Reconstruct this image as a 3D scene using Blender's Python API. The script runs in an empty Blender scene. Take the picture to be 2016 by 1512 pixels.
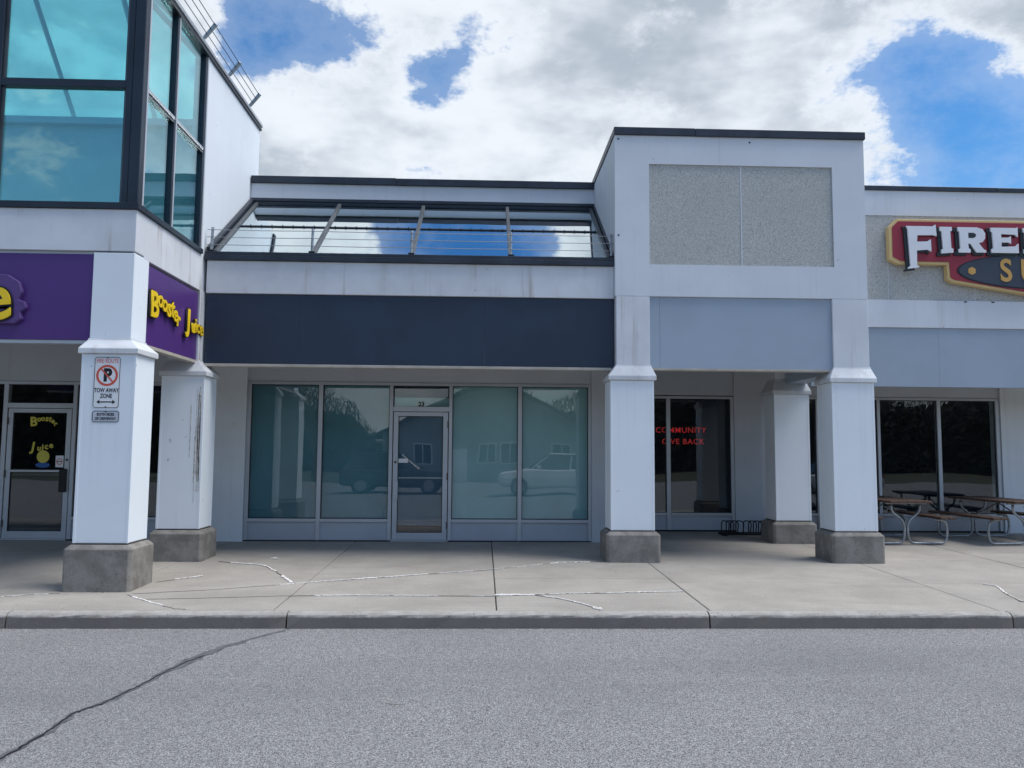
import bpy, bmesh, math, random
from mathutils import Vector, Matrix
random.seed(7)
S = bpy.context.scene
COL = S.collection

# ------------------------------------------------------------------ camera
PITCH, YAW, ROLL = math.radians(4.752), math.radians(1.989), math.radians(0.434)
fw = Vector((math.sin(YAW)*math.cos(PITCH), math.cos(YAW)*math.cos(PITCH), math.sin(PITCH)))
rt = Vector((math.cos(YAW), -math.sin(YAW), 0)); dn = fw.cross(rt)
r2 = math.cos(ROLL)*rt - math.sin(ROLL)*dn
d2 = math.sin(ROLL)*rt + math.cos(ROLL)*dn
cam_d = bpy.data.cameras.new('camera'); cam = bpy.data.objects.new('camera', cam_d); COL.objects.link(cam)
up = -d2; bk = -fw
cam.matrix_world = Matrix(((r2.x, up.x, bk.x, 0.0), (r2.y, up.y, bk.y, 0.0), (r2.z, up.z, bk.z, 1.544), (0, 0, 0, 1)))
cam_d.sensor_width = 36; cam_d.lens = 28.21; cam_d.clip_start = 0.05; cam_d.clip_end = 1500
S.camera = cam

# ------------------------------------------------------------------ world
SUN_DIR = Vector((0.46, -0.04, 0.88)).normalized()
SUN_EL = math.asin(SUN_DIR.z); SUN_ROT = math.atan2(SUN_DIR.x, SUN_DIR.y)
world = bpy.data.worlds.new('World'); S.world = world; world.use_nodes = True
wt = world.node_tree; wt.nodes.clear()
SKY_STRENGTH = 0.12
def _n(t, typ, **k):
    n = t.nodes.new(typ)
    for a, b in k.items(): setattr(n, a, b)
    return n
def _m(t, op, a, b=None, c=None, clamp=False):
    n = t.nodes.new('ShaderNodeMath'); n.operation = op; n.use_clamp = clamp
    for i, v in enumerate((a, b, c)):
        if v is None: continue
        if isinstance(v, (int, float)): n.inputs[i].default_value = v
        else: t.links.new(v, n.inputs[i])
    return n.outputs[0]
def _mix(t, fac, a, b):
    n = t.nodes.new('ShaderNodeMix'); n.data_type = 'RGBA'
    for s, v in ((n.inputs['Factor'], fac), (n.inputs[6], a), (n.inputs[7], b)):
        if isinstance(v, (int, float)): s.default_value = v
        elif isinstance(v, (tuple, list)): s.default_value = tuple(v)[:3] + (1,)
        else: t.links.new(v, s)
    return n.outputs[2]
def _smooth(t, v, a, b):
    n = t.nodes.new('ShaderNodeMapRange'); n.interpolation_type = 'SMOOTHSTEP'
    t.links.new(v, n.inputs[0]); n.inputs[1].default_value = a; n.inputs[2].default_value = b
    return n.outputs[0]
def _noise(t, vec, scale, detail=4, rough=.55, dist=0.0):
    n = t.nodes.new('ShaderNodeTexNoise'); n.inputs['Scale'].default_value = scale
    n.inputs['Detail'].default_value = detail; n.inputs['Roughness'].default_value = rough
    n.inputs['Distortion'].default_value = dist
    if vec is not None: t.links.new(vec, n.inputs['Vector'])
    return n.outputs[0]
def _map(t, vec, loc=(0, 0, 0), sc=(1, 1, 1), rot=(0, 0, 0)):
    n = t.nodes.new('ShaderNodeMapping'); t.links.new(vec, n.inputs['Vector'])
    n.inputs['Location'].default_value = loc; n.inputs['Scale'].default_value = sc; n.inputs['Rotation'].default_value = rot
    return n.outputs[0]
sky = _n(wt, 'ShaderNodeTexSky', sky_type='NISHITA', sun_disc=False, sun_elevation=SUN_EL, sun_rotation=SUN_ROT)
sky.air_density = 1.0; sky.dust_density = 0.6; sky.ozone_density = 2.5
tc = _n(wt, 'ShaderNodeTexCoord'); dvec = tc.outputs['Generated']
cl = _map(wt, dvec, loc=(1.7, 0.4, 2.3), sc=(1.0, 1.0, 1.6))
warp = _noise(wt, cl, 6.2, 7, .64)
big = _noise(wt, _map(wt, dvec, loc=(5.1, 2.2, 0.7), sc=(1, 1, 1.5)), 1.6, 1, .5)
cov = _m(wt, 'ADD', _m(wt, 'MULTIPLY', warp, 1.75), _m(wt, 'MULTIPLY', big, 0.45))
def blob(v, k, w):
    global cov
    v = Vector(v).normalized()
    dp = _n(wt, 'ShaderNodeVectorMath', operation='DOT_PRODUCT'); wt.links.new(dvec, dp.inputs[0]); dp.inputs[1].default_value = v
    e = _m(wt, 'EXPONENT', _m(wt, 'MULTIPLY', _m(wt, 'SUBTRACT', dp.outputs['Value'], 1.0), k))
    cov = _m(wt, 'MULTIPLY_ADD', e, w, cov)
# gaps of blue and banks of cloud, by direction in the sky
for v, k, w in [((-0.235, .862, .450), 900, -.42), ((-0.165, .874, .450), 1300, -.40), ((-.060, .897, .438), 1300, -.46), ((-.115, .885, .442), 1500, -.20), ((-.10, .87, .495), 900, .10), ((-.28, .845, .46), 1500, -.15),
                ((.475, .797, .372), 420, -.30), ((.545, .77, .330), 160, -.26), ((.50, .81, .30), 400, -.16), ((.43, .80, .42), 1500, -.12),
                ((.20, .892, .404), 45, .20), ((-.119, .935, .334), 50, .22), ((.33, .86, .38), 200, .12), ((.28, .82, .50), 60, .16),
                ((.49, .74, .455), 900, .16), ((.535, .742, .412), 900, .42), ((.46, .826, .325), 1200, .12), ((.10, .865, .49), 200, .10), ((-.35, .82, .40), 300, .14), ((.44, .84, .31), 900, .10), ((-.10, .83, .55), 300, .10),
                ((.0, .60, .80), 260, -.42), ((-.27, .57, .775), 120, .42), ((.135, .595, .792), 900, .36),
                ((.0, -.75, .65), 2.2, -.19), ((-.46, .79, .40), 60, .25)]:
    blob(v, k, w*1.15)
sepd = _n(wt, 'ShaderNodeSeparateXYZ'); wt.links.new(dvec, sepd.inputs[0])
cov = _m(wt, 'MULTIPLY_ADD', _m(wt, 'SUBTRACT', 1.0, _smooth(wt, sepd.outputs[2], .04, .30)), .22, cov)   # cloud piles up towards the horizon
mask = _m(wt, 'MAXIMUM', _smooth(wt, cov, .965, 1.19), _m(wt, 'MULTIPLY', _smooth(wt, cov, .55, 1.05), .22))
thick = _smooth(wt, cov, 1.10, 1.42)
sh = _noise(wt, _map(wt, dvec, loc=(3.3, 8.1, 1.12), sc=(1, 1, 1.9)), 4.2, 4, .60)
sh2 = _noise(wt, _map(wt, dvec, loc=(1.3, 2.1, 4.12), sc=(1, 1, 2.6)), 9.0, 4, .62)
shade_n = _smooth(wt, _m(wt, 'ADD', _m(wt, 'MULTIPLY', sh, .72), _m(wt, 'MULTIPLY', sh2, .28)), .36, .64)
gz = _m(wt, 'MULTIPLY', _m(wt, 'MULTIPLY_ADD', thick, .92, .08), shade_n, clamp=True)
WHITE = tuple(v/SKY_STRENGTH for v in (.395, .418, .445)); GREY = tuple(v/SKY_STRENGTH for v in (.205, .232, .265))
cloud_c = _mix(wt, gz, WHITE, GREY)
hs = _n(wt, 'ShaderNodeHueSaturation'); hs.inputs['Saturation'].default_value = 1.38; hs.inputs['Value'].default_value = .56
wt.links.new(sky.outputs[0], hs.inputs['Color'])
fincol = _mix(wt, _m(wt, 'MULTIPLY', mask, .96), hs.outputs[0], cloud_c)
bg = _n(wt, 'ShaderNodeBackground'); bg.inputs['Strength'].default_value = SKY_STRENGTH
wt.links.new(fincol, bg.inputs['Color'])
world.cycles.sampling_method = 'MANUAL'; world.cycles.sample_map_resolution = 512
wo = _n(wt, 'ShaderNodeOutputWorld'); wt.links.new(bg.outputs[0], wo.inputs['Surface'])

# ------------------------------------------------------------------ sun (through thin cloud)
sd = bpy.data.lights.new('sun', 'SUN'); sd.energy = 1.45; sd.angle = math.radians(34); sd.color = (1.0, .965, .915)
so = bpy.data.objects.new('sun', sd); COL.objects.link(so)
so.rotation_euler = (-SUN_DIR).to_track_quat('-Z', 'Y').to_euler(); so.location = (8, 0, 20)

S.view_settings.view_transform = 'Standard'; S.view_settings.look = 'None'
S.view_settings.gamma = 1; S.view_settings.use_curve_mapping = False
S.view_settings.exposure = 1.20
S.render.engine = 'CYCLES'
S.cycles.max_bounces = 7; S.cycles.diffuse_bounces = 3; S.cycles.transparent_max_bounces = 16; S.cycles.caustics_reflective = False; S.cycles.caustics_refractive = False

# ------------------------------------------------------------------ materials
M = {}
_noise_full = _noise
def _noise(t, vec, scale, detail=4, rough=.55, dist=0.0): return _noise_full(t, vec, scale, min(detail, 3.5), rough, dist)
def newmat(name):
    m = bpy.data.materials.new(name); m.use_nodes = True; t = m.node_tree; t.nodes.clear()
    out = t.nodes.new('ShaderNodeOutputMaterial'); p = t.nodes.new('ShaderNodeBsdfPrincipled')
    t.links.new(p.outputs[0], out.inputs[0]); M[name] = m
    return m, t, p
def coords(t):
    g = t.nodes.new('ShaderNodeNewGeometry'); return g.outputs['Position']
def bump(t, p, h, strength, dist):
    b = t.nodes.new('ShaderNodeBump'); b.inputs['Strength'].default_value = strength; b.inputs['Distance'].default_value = dist
    t.links.new(h, b.inputs['Height']); t.links.new(b.outputs[0], p.inputs['Normal'])
def plain(name, col, rough=.6, metal=0.0, var=.06, vscale=3.0, spec=.4, bumps=0.0, bscale=60):
    m, t, p = newmat(name); c = coords(t)
    n = _noise(t, c, vscale, 5, .6)
    f = _smooth(t, n, .3, .7)
    a = tuple(max(0, v*(1-var)) for v in col); b = tuple(min(1, v*(1+var)) for v in col)
    t.links.new(_mix(t, f, a, b), p.inputs['Base Color'])
    p.inputs['Roughness'].default_value = rough; p.inputs['Metallic'].default_value = metal
    p.inputs['Specular IOR Level'].default_value = spec
    if bumps: bump(t, p, _noise(t, c, bscale, 3, .6), bumps, .004)
    return m
def stucco(name, col, streak=0.0, streak_col=(.36, .33, .28), grime=.12, sscale=7.0):
    m, t, p = newmat(name); c = coords(t)
    f = _smooth(t, _noise(t, c, 1.4, 5, .6), .35, .7)
    base = _mix(t, f, tuple(v*(1-grime) for v in col), col)
    f2 = _smooth(t, _noise(t, c, 38, 3, .7), .62, .78)
    base = _mix(t, _m(t, 'MULTIPLY', f2, .10), base, (.42, .42, .42))
    if streak:
        s1 = _noise(t, _map(t, c, sc=(sscale, sscale, .22)), 1.0, 5, .68)
        s2 = _noise(t, _map(t, c, loc=(3, 9, 1), sc=(1.2, 1.2, 1.0)), 1.0, 3, .5)
        sf = _m(t, 'MULTIPLY', _smooth(t, s1, .52, .74), _smooth(t, s2, .38, .62))
        base = _mix(t, _m(t, 'MULTIPLY', sf, streak), base, streak_col)
    spk = _m(t, 'SUBTRACT', 1.0, _smooth(t, _noise(t, c, 9.5, 2, .5), .215, .255))
    base = _mix(t, _m(t, 'MULTIPLY', spk, .55), base, (.30, .29, .27))
    t.links.new(base, p.inputs['Base Color']); p.inputs['Roughness'].default_value = .85; p.inputs['Specular IOR Level'].default_value = .25
    bump(t, p, _noise(t, c, 120, 4, .65), .25, .004)
    return m
stucco('white_stucco', (.71, .75, .80), .25, grime=.06)
stucco('white_clean', (.81, .87, .92), .10, grime=.03)
stucco('white_streaked', (.75, .78, .82), .85)
stucco('band_streaked', (.72, .75, .79), .95, sscale=5)
stucco('soffit', (.55, .55, .53), 0)
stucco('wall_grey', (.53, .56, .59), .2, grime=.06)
stucco('pier_cream', (.73, .77, .79), .2, grime=.06)
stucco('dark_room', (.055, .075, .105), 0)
stucco('inner_wall', (.62, .68, .70), .15)
stucco('cap_peeling', (.74, .77, .80), .35, grime=.25)
plain('grey_panel', (.345, .415, .50), .55, 0, .05, .8)
plain('navy_panel', (.022, .038, .068), .42, 0, .10, 1.2)
plain('coping', (.035, .045, .062), .45, .2, .2, 2.5)
plain('dark_frame', (.020, .030, .045), .38, .1, .15, 2)
plain('rafter_metal', (.11, .12, .13), .45, .5, .25, 2)
plain('galvanized', (.34, .37, .39), .42, .6, .2, 9)
plain('wire', (.30, .32, .35), .4, .6)
plain('aluminium', (.50, .53, .56), .42, .25, .06, 1.5)
plain('kick_panel', (.44, .48, .53), .45, .15, .05, 1.2)
plain('trim_tan', (.44, .41, .36), .7, 0, .12, 4)
plain('purple_panel', (.085, .034, .19), .35, 0, .05, 1)
plain('purple_edge', (.10, .055, .20), .5)
plain('letter_yellow', (.90, .62, .02), .4, 0, .03)
plain('letter_black', (.012, .012, .014), .4)
plain('sign_white', (.78, .80, .82), .4, 0, .03)
plain('sign_grey', (.50, .54, .60), .45, 0, .05)
plain('sign_red', (.62, .10, .06), .45, 0, .05)
plain('sign_faded_red', (.72, .22, .20), .5)
plain('fh_red', (.30, .028, .050), .4, 0, .08, 2)
plain('fh_cream', (.66, .48, .22), .5, 0, .06, 2)
plain('fh_white', (.78, .80, .84), .4, 0, .03)
plain('fh_dark', (.020, .028, .034), .45)
plain('fh_navy', (.045, .060, .085), .5, 0, .06)
plain('fh_gold', (.62, .36, .10), .5)
plain('black_metal', (.014, .015, .018), .4, .3)
plain('bronze', (.10, .09, .075), .4, .6)
plain('window_film_dark', (.125, .285, .335), .6, 0, .12, 1.1)
plain('window_film_teal', (.40, .63, .64), .6, 0, .08, .9)
plain('door_film', (.085, .160, .235), .6, 0, .10, 1.2)
plain('sticker_blue', (.02, .10, .32), .5)
plain('decal_yellow', (.60, .52, .07), .5)
plain('counter', (.22, .26, .28), .4)
plain('siding', (.26, .29, .31), .7, 0, .08, 1)
plain('shingles', (.06, .062, .07), .85, 0, .25, 6)
plain('car_white', (.85, .86, .87), .3, 0, .01, 1, .6)
plain('car_dark', (.03, .033, .04), .45, 0, .01, 1, .6)
plain('car_silver', (.40, .42, .44), .25, .4, .01, 1, .6)
plain('tyre', (.015, .015, .016), .8)
plain('rim', (.45, .46, .48), .35, .7)
plain('car_glass', (.012, .015, .018), .08, 0, 0, 1, .7)
plain('lamp_lens', (.75, .76, .78), .15, 0, 0, 1, .7)
plain('tail_red', (.45, .02, .02), .25)
plain('bark', (.10, .08, .065), .9, 0, .3, 6)
plain('skirt_black', (.02, .02, .022), .7)
plain('roof_membrane', (.30, .30, .30), .9)

# wood planks
m, t, p = newmat('wood'); c = coords(t)
oi = t.nodes.new('ShaderNodeObjectInfo')
w = _noise(t, _map(t, c, sc=(40, 2.0, 40)), 1, 6, .7)
t.links.new(_mix(t, _smooth(t, w, .3, .7), (.050, .032, .024), (.125, .072, .048)), p.inputs['Base Color']); p.inputs['Roughness'].default_value = .7
bump(t, p, w, .3, .004)
# exposed aggregate
m, t, p = newmat('aggregate'); c = coords(t)
v = t.nodes.new('ShaderNodeTexVoronoi'); v.inputs['Scale'].default_value = 95; t.links.new(c, v.inputs['Vector'])
bw = t.nodes.new('ShaderNodeSeparateColor'); t.links.new(v.outputs['Color'], bw.inputs[0])
sp = _smooth(t, bw.outputs[0], .05, .95)
cc = _mix(t, sp, (.43, .44, .43), (.59, .60, .59))
dk = _m(t, 'LESS_THAN', bw.outputs[1], .085)
cc = _mix(t, dk, cc, (.27, .27, .27))
bl = _smooth(t, _noise(t, c, 1.6, 4, .6), .4, .72)
cc = _mix(t, _m(t, 'MULTIPLY', bl, .22), cc, (.42, .42, .38))
t.links.new(cc, p.inputs['Base Color']); p.inputs['Roughness'].default_value = .9
bump(t, p, v.outputs['Distance'], .7, .01)
# raw concrete (bases, kerb)
def concrete(name, ca, cb, pits=True, dirt=None):
    m, t, p = newmat(name); c = coords(t)
    f = _smooth(t, _noise(t, c, 5, 7, .68), .32, .7)
    cc = _mix(t, f, ca, cb)
    f3 = _noise(t, c, 85, 3, .7)
    cc = _mix(t, _m(t, 'MULTIPLY', _smooth(t, f3, .45, .75), .30), cc, tuple(v*.45 for v in ca))
    h = f3
    if pits:
        v = t.nodes.new('ShaderNodeTexVoronoi'); v.inputs['Scale'].default_value = 24; t.links.new(c, v.inputs['Vector'])
        pit = _m(t, 'SUBTRACT', 1.0, _smooth(t, v.outputs['Distance'], .10, .22))
        keep = _m(t, 'GREATER_THAN', _noise(t, c, 6, 2), .55)
        pit = _m(t, 'MULTIPLY', pit, keep)
        cc = _mix(t, _m(t, 'MULTIPLY', pit, .65), cc, (.05, .05, .048))
        h = _m(t, 'SUBTRACT', f3, pit)
    if dirt:
        s = t.nodes.new('ShaderNodeSeparateXYZ'); t.links.new(c, s.inputs[0])
        edge = _m(t, 'ADD', s.outputs[2], _m(t, 'MULTIPLY', _m(t, 'SUBTRACT', _noise(t, _map(t, c, sc=(1, 1, .3)), 9, 6, .7), .5), dirt[2]))
        d = _m(t, 'SUBTRACT', 1.0, _smooth(t, edge, dirt[0], dirt[1]))
        cc = _mix(t, _m(t, 'MULTIPLY', d, .80), cc, dirt[3])
    t.links.new(cc, p.inputs['Base Color']); p.inputs['Roughness'].default_value = .92; p.inputs['Specular IOR Level'].default_value = .2
    bump(t, p, h, .6, .008)
concrete('concrete_base', (.20, .19, .172), (.31, .295, .27))
# tyre rub and splash grime on the lower kerb face
concrete('kerb_concrete', (.36, .34, .31), (.46, .44, .41), True, (-.150, -.120, .06, (.150, .138, .122)))
# sidewalk slabs
m, t, p = newmat('sidewalk_concrete'); c = coords(t); oi = t.nodes.new('ShaderNodeObjectInfo')
f = _smooth(t, _noise(t, c, .9, 7, .65), .3, .72)
cc = _mix(t, f, (.355, .330, .292), (.455, .425, .378))
cc = _mix(t, _m(t, 'MULTIPLY', oi.outputs['Random'], .16), cc, (.30, .29, .275))
sw = _noise(t, _map(t, c, sc=(2.2, 9, 1)), 1.6, 5, .7)
cc = _mix(t, _m(t, 'MULTIPLY', _smooth(t, sw, .50, .75), .25), cc, (.27, .255, .235))
fine = _noise(t, c, 140, 3, .7)
cc = _mix(t, _m(t, 'MULTIPLY', _smooth(t, fine, .42, .72), .30), cc, (.20, .19, .17))
mid = _noise(t, c, 46, 3, .75)
cc = _mix(t, _m(t, 'MULTIPLY', _smooth(t, mid, .48, .72), .46), cc, (.22, .205, .185))
cc = _mix(t, _m(t, 'MULTIPLY', _smooth(t, _noise(t, c, 31, 3, .7), .60, .75), .22), cc, (.62, .60, .56))
stain = _smooth(t, _noise(t, _map(t, c, loc=(4.4, 1.2, 0), sc=(.55, 1.5, 1)), 1.3, 3, .6), .54, .74)
cc = _mix(t, _m(t, 'MULTIPLY', stain, .30), cc, (.21, .20, .185))
spot = _m(t, 'SUBTRACT', 1.0, _smooth(t, _noise(t, c, 11, 2, .5), .20, .30))
cc = _mix(t, _m(t, 'MULTIPLY', spot, .5), cc, (.12, .12, .12))
t.links.new(cc, p.inputs['Base Color']); p.inputs['Roughness'].default_value = .88; p.inputs['Specular IOR Level'].default_value = .25
bump(t, p, _m(t, 'ADD', fine, mid), .5, .006)
plain('joint_dirt', (.055, .05, .045), .95)
plain('crack_white', (.80, .78, .74), .9, 0, .2, 30)
plain('crack_dark', (.20, .185, .165), .95, 0, .2, 30)
# asphalt
m, t, p = newmat('asphalt'); c = coords(t)
v = t.nodes.new('ShaderNodeTexVoronoi'); v.inputs['Scale'].default_value = 140; t.links.new(c, v.inputs['Vector'])
bw = t.nodes.new('ShaderNodeSeparateColor'); t.links.new(v.outputs['Color'], bw.inputs[0])
n1 = _noise(t, c, 95, 3, .8)
sp = _m(t, 'ADD', _m(t, 'MULTIPLY', bw.outputs[0], .55), _m(t, 'MULTIPLY', n1, .55))
cc = _mix(t, _smooth(t, sp, .15, .95), (.085, .086, .087), (.46, .462, .460))
light = _m(t, 'GREATER_THAN', bw.outputs[1], .955)
cc = _mix(t, _m(t, 'MULTIPLY', light, .7), cc, (.62, .62, .60))
pink = _m(t, 'GREATER_THAN', bw.outputs[2], .93)
cc = _mix(t, _m(t, 'MULTIPLY', pink, .4), cc, (.36, .29, .27))
big2 = _smooth(t, _noise(t, c, .45, 5, .6), .35, .7)
cc = _mix(t, _m(t, 'MULTIPLY', big2, .26), cc, (.17, .172, .176))
lane = _smooth(t, _noise(t, _map(t, c, sc=(.10, 1.1, 1)), 1.0, 3, .55), .45, .70)
cc = _mix(t, _m(t, 'MULTIPLY', lane, .22), cc, (.15, .152, .157))
clump = _smooth(t, _noise(t, c, 16, 3, .7), .52, .72)
cc = _mix(t, _m(t, 'MULTIPLY', clump, .25), cc, (.12, .122, .128))
oil = _m(t, 'SUBTRACT', 1.0, _smooth(t, _noise(t, c, 3.1, 3, .6), .20, .30))
cc = _mix(t, _m(t, 'MULTIPLY', oil, .35), cc, (.09, .09, .095))
t.links.new(cc, p.inputs['Base Color']); p.inputs['Roughness'].default_value = .9; p.inputs['Specular IOR Level'].default_value = .25
bump(t, p, _m(t, 'ADD', v.outputs['Distance'], n1), .8, .008)
plain('crack_seal', (.115, .118, .125), .7, 0, .30, 20, .3, .4, 40)
plain('grass', (.07, .075, .045), .9, 0, .3, 2)

def glass(name, tint, refl, base, wave=.012, rough=0.0):
    m = bpy.data.materials.new(name); m.use_nodes = True; t = m.node_tree; t.nodes.clear(); M[name] = m
    out = t.nodes.new('ShaderNodeOutputMaterial')
    tr = t.nodes.new('ShaderNodeBsdfTransparent'); tr.inputs[0].default_value = tint + (1,)
    gl = t.nodes.new('ShaderNodeBsdfGlossy'); gl.inputs['Color'].default_value = refl + (1,); gl.inputs['Roughness'].default_value = rough
    lw = t.nodes.new('ShaderNodeLayerWeight'); lw.inputs[0].default_value = .5
    fr = _m(t, 'POWER', lw.outputs['Facing'], 4.0)
    fac = _m(t, 'MULTIPLY_ADD', fr, 1.0-base, base, clamp=True)
    b = t.nodes.new('ShaderNodeBump'); b.inputs['Strength'].default_value = 1.0; b.inputs['Distance'].default_value = wave
    t.links.new(_noise(t, coords(t), .9, 1, .4), b.inputs['Height']); t.links.new(b.outputs[0], gl.inputs['Normal'])
    mx = t.nodes.new('ShaderNodeMixShader'); t.links.new(fac, mx.inputs[0]); t.links.new(tr.outputs[0], mx.inputs[1]); t.links.new(gl.outputs[0], mx.inputs[2])
    t.links.new(mx.outputs[0], out.inputs[0])
glass('glass_clear', (.90, .94, .94), (.95, .97, 1.0), .060, .003)
glass('glass_tower', (.70, .94, .95), (.80, .95, 1.0), .12, .006)
glass('glass_sky', (.50, .72, .74), (.92, .99, 1.0), .76, .005)

m, t, p = newmat('neon_red'); p.inputs['Base Color'].default_value = (.5, .03, .03, 1)
p.inputs['Emission Color'].default_value = (1.0, .06, .06, 1); p.inputs['Emission Strength'].default_value = .09

# ------------------------------------------------------------------ mesh helpers
ROOTLOC = {}
def root(name, label, cat, loc, group=None, rz=0):
    o = bpy.data.objects.new(name, None); COL.objects.link(o); o.location = loc; o.rotation_euler[2] = rz
    o['label'] = label; o['category'] = cat
    if group: o['group'] = group
    o.empty_display_size = .2
    ROOTLOC[o.name] = Matrix.Translation(Vector(loc)) @ Matrix.Rotation(rz, 4, 'Z')
    return o
def link(name, me, mat, parent=None, local=False):
    o = bpy.data.objects.new(name, me); COL.objects.link(o)
    if mat: me.materials.append(M[mat] if isinstance(mat, str) else mat)
    if parent:
        o.parent = parent
        if not local and parent.name in ROOTLOC: o.matrix_parent_inverse = ROOTLOC[parent.name].inverted()
    return o
class MB:
    def __init__(s): s.v = []; s.f = []
    def poly(s, pts, faces):
        k = len(s.v); s.v += [tuple(q) for q in pts]; s.f += [tuple(i+k for i in fc) for fc in faces]; return s
    def box(s, x0, x1, y0, y1, z0, z1):
        return s.poly([(x0,y0,z0),(x1,y0,z0),(x1,y1,z0),(x0,y1,z0),(x0,y0,z1),(x1,y0,z1),(x1,y1,z1),(x0,y1,z1)],
                      [(0,3,2,1),(4,5,6,7),(0,1,5,4),(1,2,6,5),(2,3,7,6),(3,0,4,7)])
    def frustum(s, a, b):   # a,b = (x0,x1,y0,y1,z)
        p = [(a[0],a[2],a[4]),(a[1],a[2],a[4]),(a[1],a[3],a[4]),(a[0],a[3],a[4]),(b[0],b[2],b[4]),(b[1],b[2],b[4]),(b[1],b[3],b[4]),(b[0],b[3],b[4])]
        return s.poly(p, [(0,3,2,1),(4,5,6,7),(0,1,5,4),(1,2,6,5),(2,3,7,6),(3,0,4,7)])
    def prism(s, pts, off):   # polygon pts (3D) pushed along off
        n = len(pts); off = Vector(off); a = [Vector(q) for q in pts]; b = [q+off for q in a]
        k = len(s.v); s.v += [tuple(q) for q in a+b]
        s.f.append(tuple(k+i for i in range(n))); s.f.append(tuple(k+n+i for i in reversed(range(n))))
        for i in range(n):
            j = (i+1) % n; s.f.append((k+j, k+i, k+n+i, k+n+j))
        return s
    def tube(s, path, r, n=8, closed=False, taper=None):
        path = [Vector(q) for q in path]; L = len(path); rings = []
        prev = None
        for i, q in enumerate(path):
            if closed: d = path[(i+1) % L]-path[i-1]
            else: d = path[min(i+1, L-1)]-path[max(i-1, 0)]
            d.normalize()
            if prev is None:
                a = Vector((0, 0, 1)) if abs(d.z) < .9 else Vector((1, 0, 0))
                u = d.cross(a).normalized()
            else:
                u = (prev - d*prev.dot(d)).normalized()
            prev = u; w = d.cross(u); rr = r if taper is None else r*(1-(1-taper)*i/(L-1))
            k = len(s.v); rings.append(k)
            for j in range(n):
                an = 2*math.pi*j/n; s.v.append(tuple(q+u*math.cos(an)*rr+w*math.sin(an)*rr))
        for i in range(L if closed else L-1):
            a, b = rings[i], rings[(i+1) % L]
            for j in range(n): s.f.append((a+j, a+(j+1) % n, b+(j+1) % n, b+j))
        if not closed:
            s.f.append(tuple(rings[0]+j for j in reversed(range(n)))); s.f.append(tuple(rings[-1]+j for j in range(n)))
        return s
    def build(s, name, mat, parent=None, bev=0, seg=1, smooth=False, local=False, fixn=True):
        me = bpy.data.meshes.new(name)
        me.from_pydata(s.v, [], s.f); me.update()
        bm = bmesh.new(); bm.from_mesh(me)
        if fixn: bmesh.ops.recalc_face_normals(bm, faces=bm.faces)
        if bev: bmesh.ops.bevel(bm, geom=bm.edges[:], offset=bev, segments=seg, affect='EDGES', profile=.5, clamp_overlap=True)
        bm.to_mesh(me); bm.free()
        if smooth:
            for pl in me.polygons: pl.use_smooth = True
        return link(name, me, mat, parent, local)
def box(name, x0, x1, y0, y1, z0, z1, mat, parent=None, bev=0, seg=1, local=False):
    return MB().box(x0, x1, y0, y1, z0, z1).build(name, mat, parent, bev, seg, False, local)
def kind(o, k): o['kind'] = k; return o
def tag(o, label, cat, group=None):
    o['label'] = label; o['category'] = cat
    if group: o['group'] = group
    return o
def text(name, s, size, mat, parent, loc, rot=(math.pi/2, 0, 0), ext=.002, off=0.0, sx=1.0, align='CENTER', local=False, space=1.0, shear=0.0):
    cu = bpy.data.curves.new(name, 'FONT'); cu.body = s; cu.size = size; cu.extrude = ext; cu.offset = off; cu.resolution_u = 3 if size < .3 else 7
    cu.align_x = align; cu.align_y = 'CENTER'; cu.space_character = space; cu.shear = shear
    ob = bpy.data.objects.new('tmp', cu); COL.objects.link(ob)
    me = bpy.data.meshes.new_from_object(ob.evaluated_get(bpy.context.evaluated_depsgraph_get()))
    bpy.data.objects.remove(ob)
    mt = Matrix.Translation(Vector(loc)) @ Matrix.LocRotScale(None, __import__('mathutils').Euler(rot), None) @ Matrix.Diagonal((sx, 1, 1, 1))
    me.transform(mt); me.name = name
    return link(name, me, mat, parent, local)

def gz_(y): return .018*(y-13.785)
ROAD_Z = -.25

# ================================================================== SETTING
g = kind(MB().poly([(-300,-300,-.40),(300,-300,-.40),(300,300,-.40),(-300,300,-.40)], [(0,1,2,3)]).build('ground', 'grass', fixn=False), 'structure')
road = kind(MB().box(-70, 70, -17, 8.30, -.39, ROAD_Z).build('parking_lot', 'asphalt'), 'structure')

# crack sealed with tar in the asphalt, ragged ribbon
def ribbon(pts, w, z, jit=.35, zf=None, sub=5, h=.003, wv=None):
    mb = MB(); P = [Vector((a, b, 0)) for a, b in pts]; Q = []
    for i in range(len(P)-1):
        for k in range(sub):
            Q.append(P[i].lerp(P[i+1], k/sub))
    Q.append(P[-1]); n = len(Q)
    for i in range(1, n-1): Q[i] += Vector((random.uniform(-1, 1), random.uniform(-1, 1), 0))*w*jit
    L = []; R = []
    for i, q in enumerate(Q):
        d = (Q[min(i+1, n-1)]-Q[max(i-1, 0)]).normalized(); nn = Vector((-d.y, d.x, 0))
        ww = w*random.uniform(.6, 1.25)*(.35 if i in (0, n-1) else 1)
        if wv: ww *= wv(i/(n-1))
        for lst, sg in ((L, 1), (R, -1)):
            v = q+nn*ww*.5*sg; zz = (zf(v.y) if zf else z)
            lst.append((v.x, v.y, zz))
    for i in range(n-1):
        a, b, c2, d2_ = L[i], L[i+1], R[i+1], R[i]
        lo = lambda q: (q[0], q[1], q[2]-.004)
        hi = lambda q: (q[0], q[1], q[2]+h)
        mb.poly([hi(a), hi(b), hi(c2), hi(d2_), lo(a), lo(b), lo(c2), lo(d2_)], [(0,1,2,3),(0,4,5,1),(3,2,6,7)])
    return mb
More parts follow.
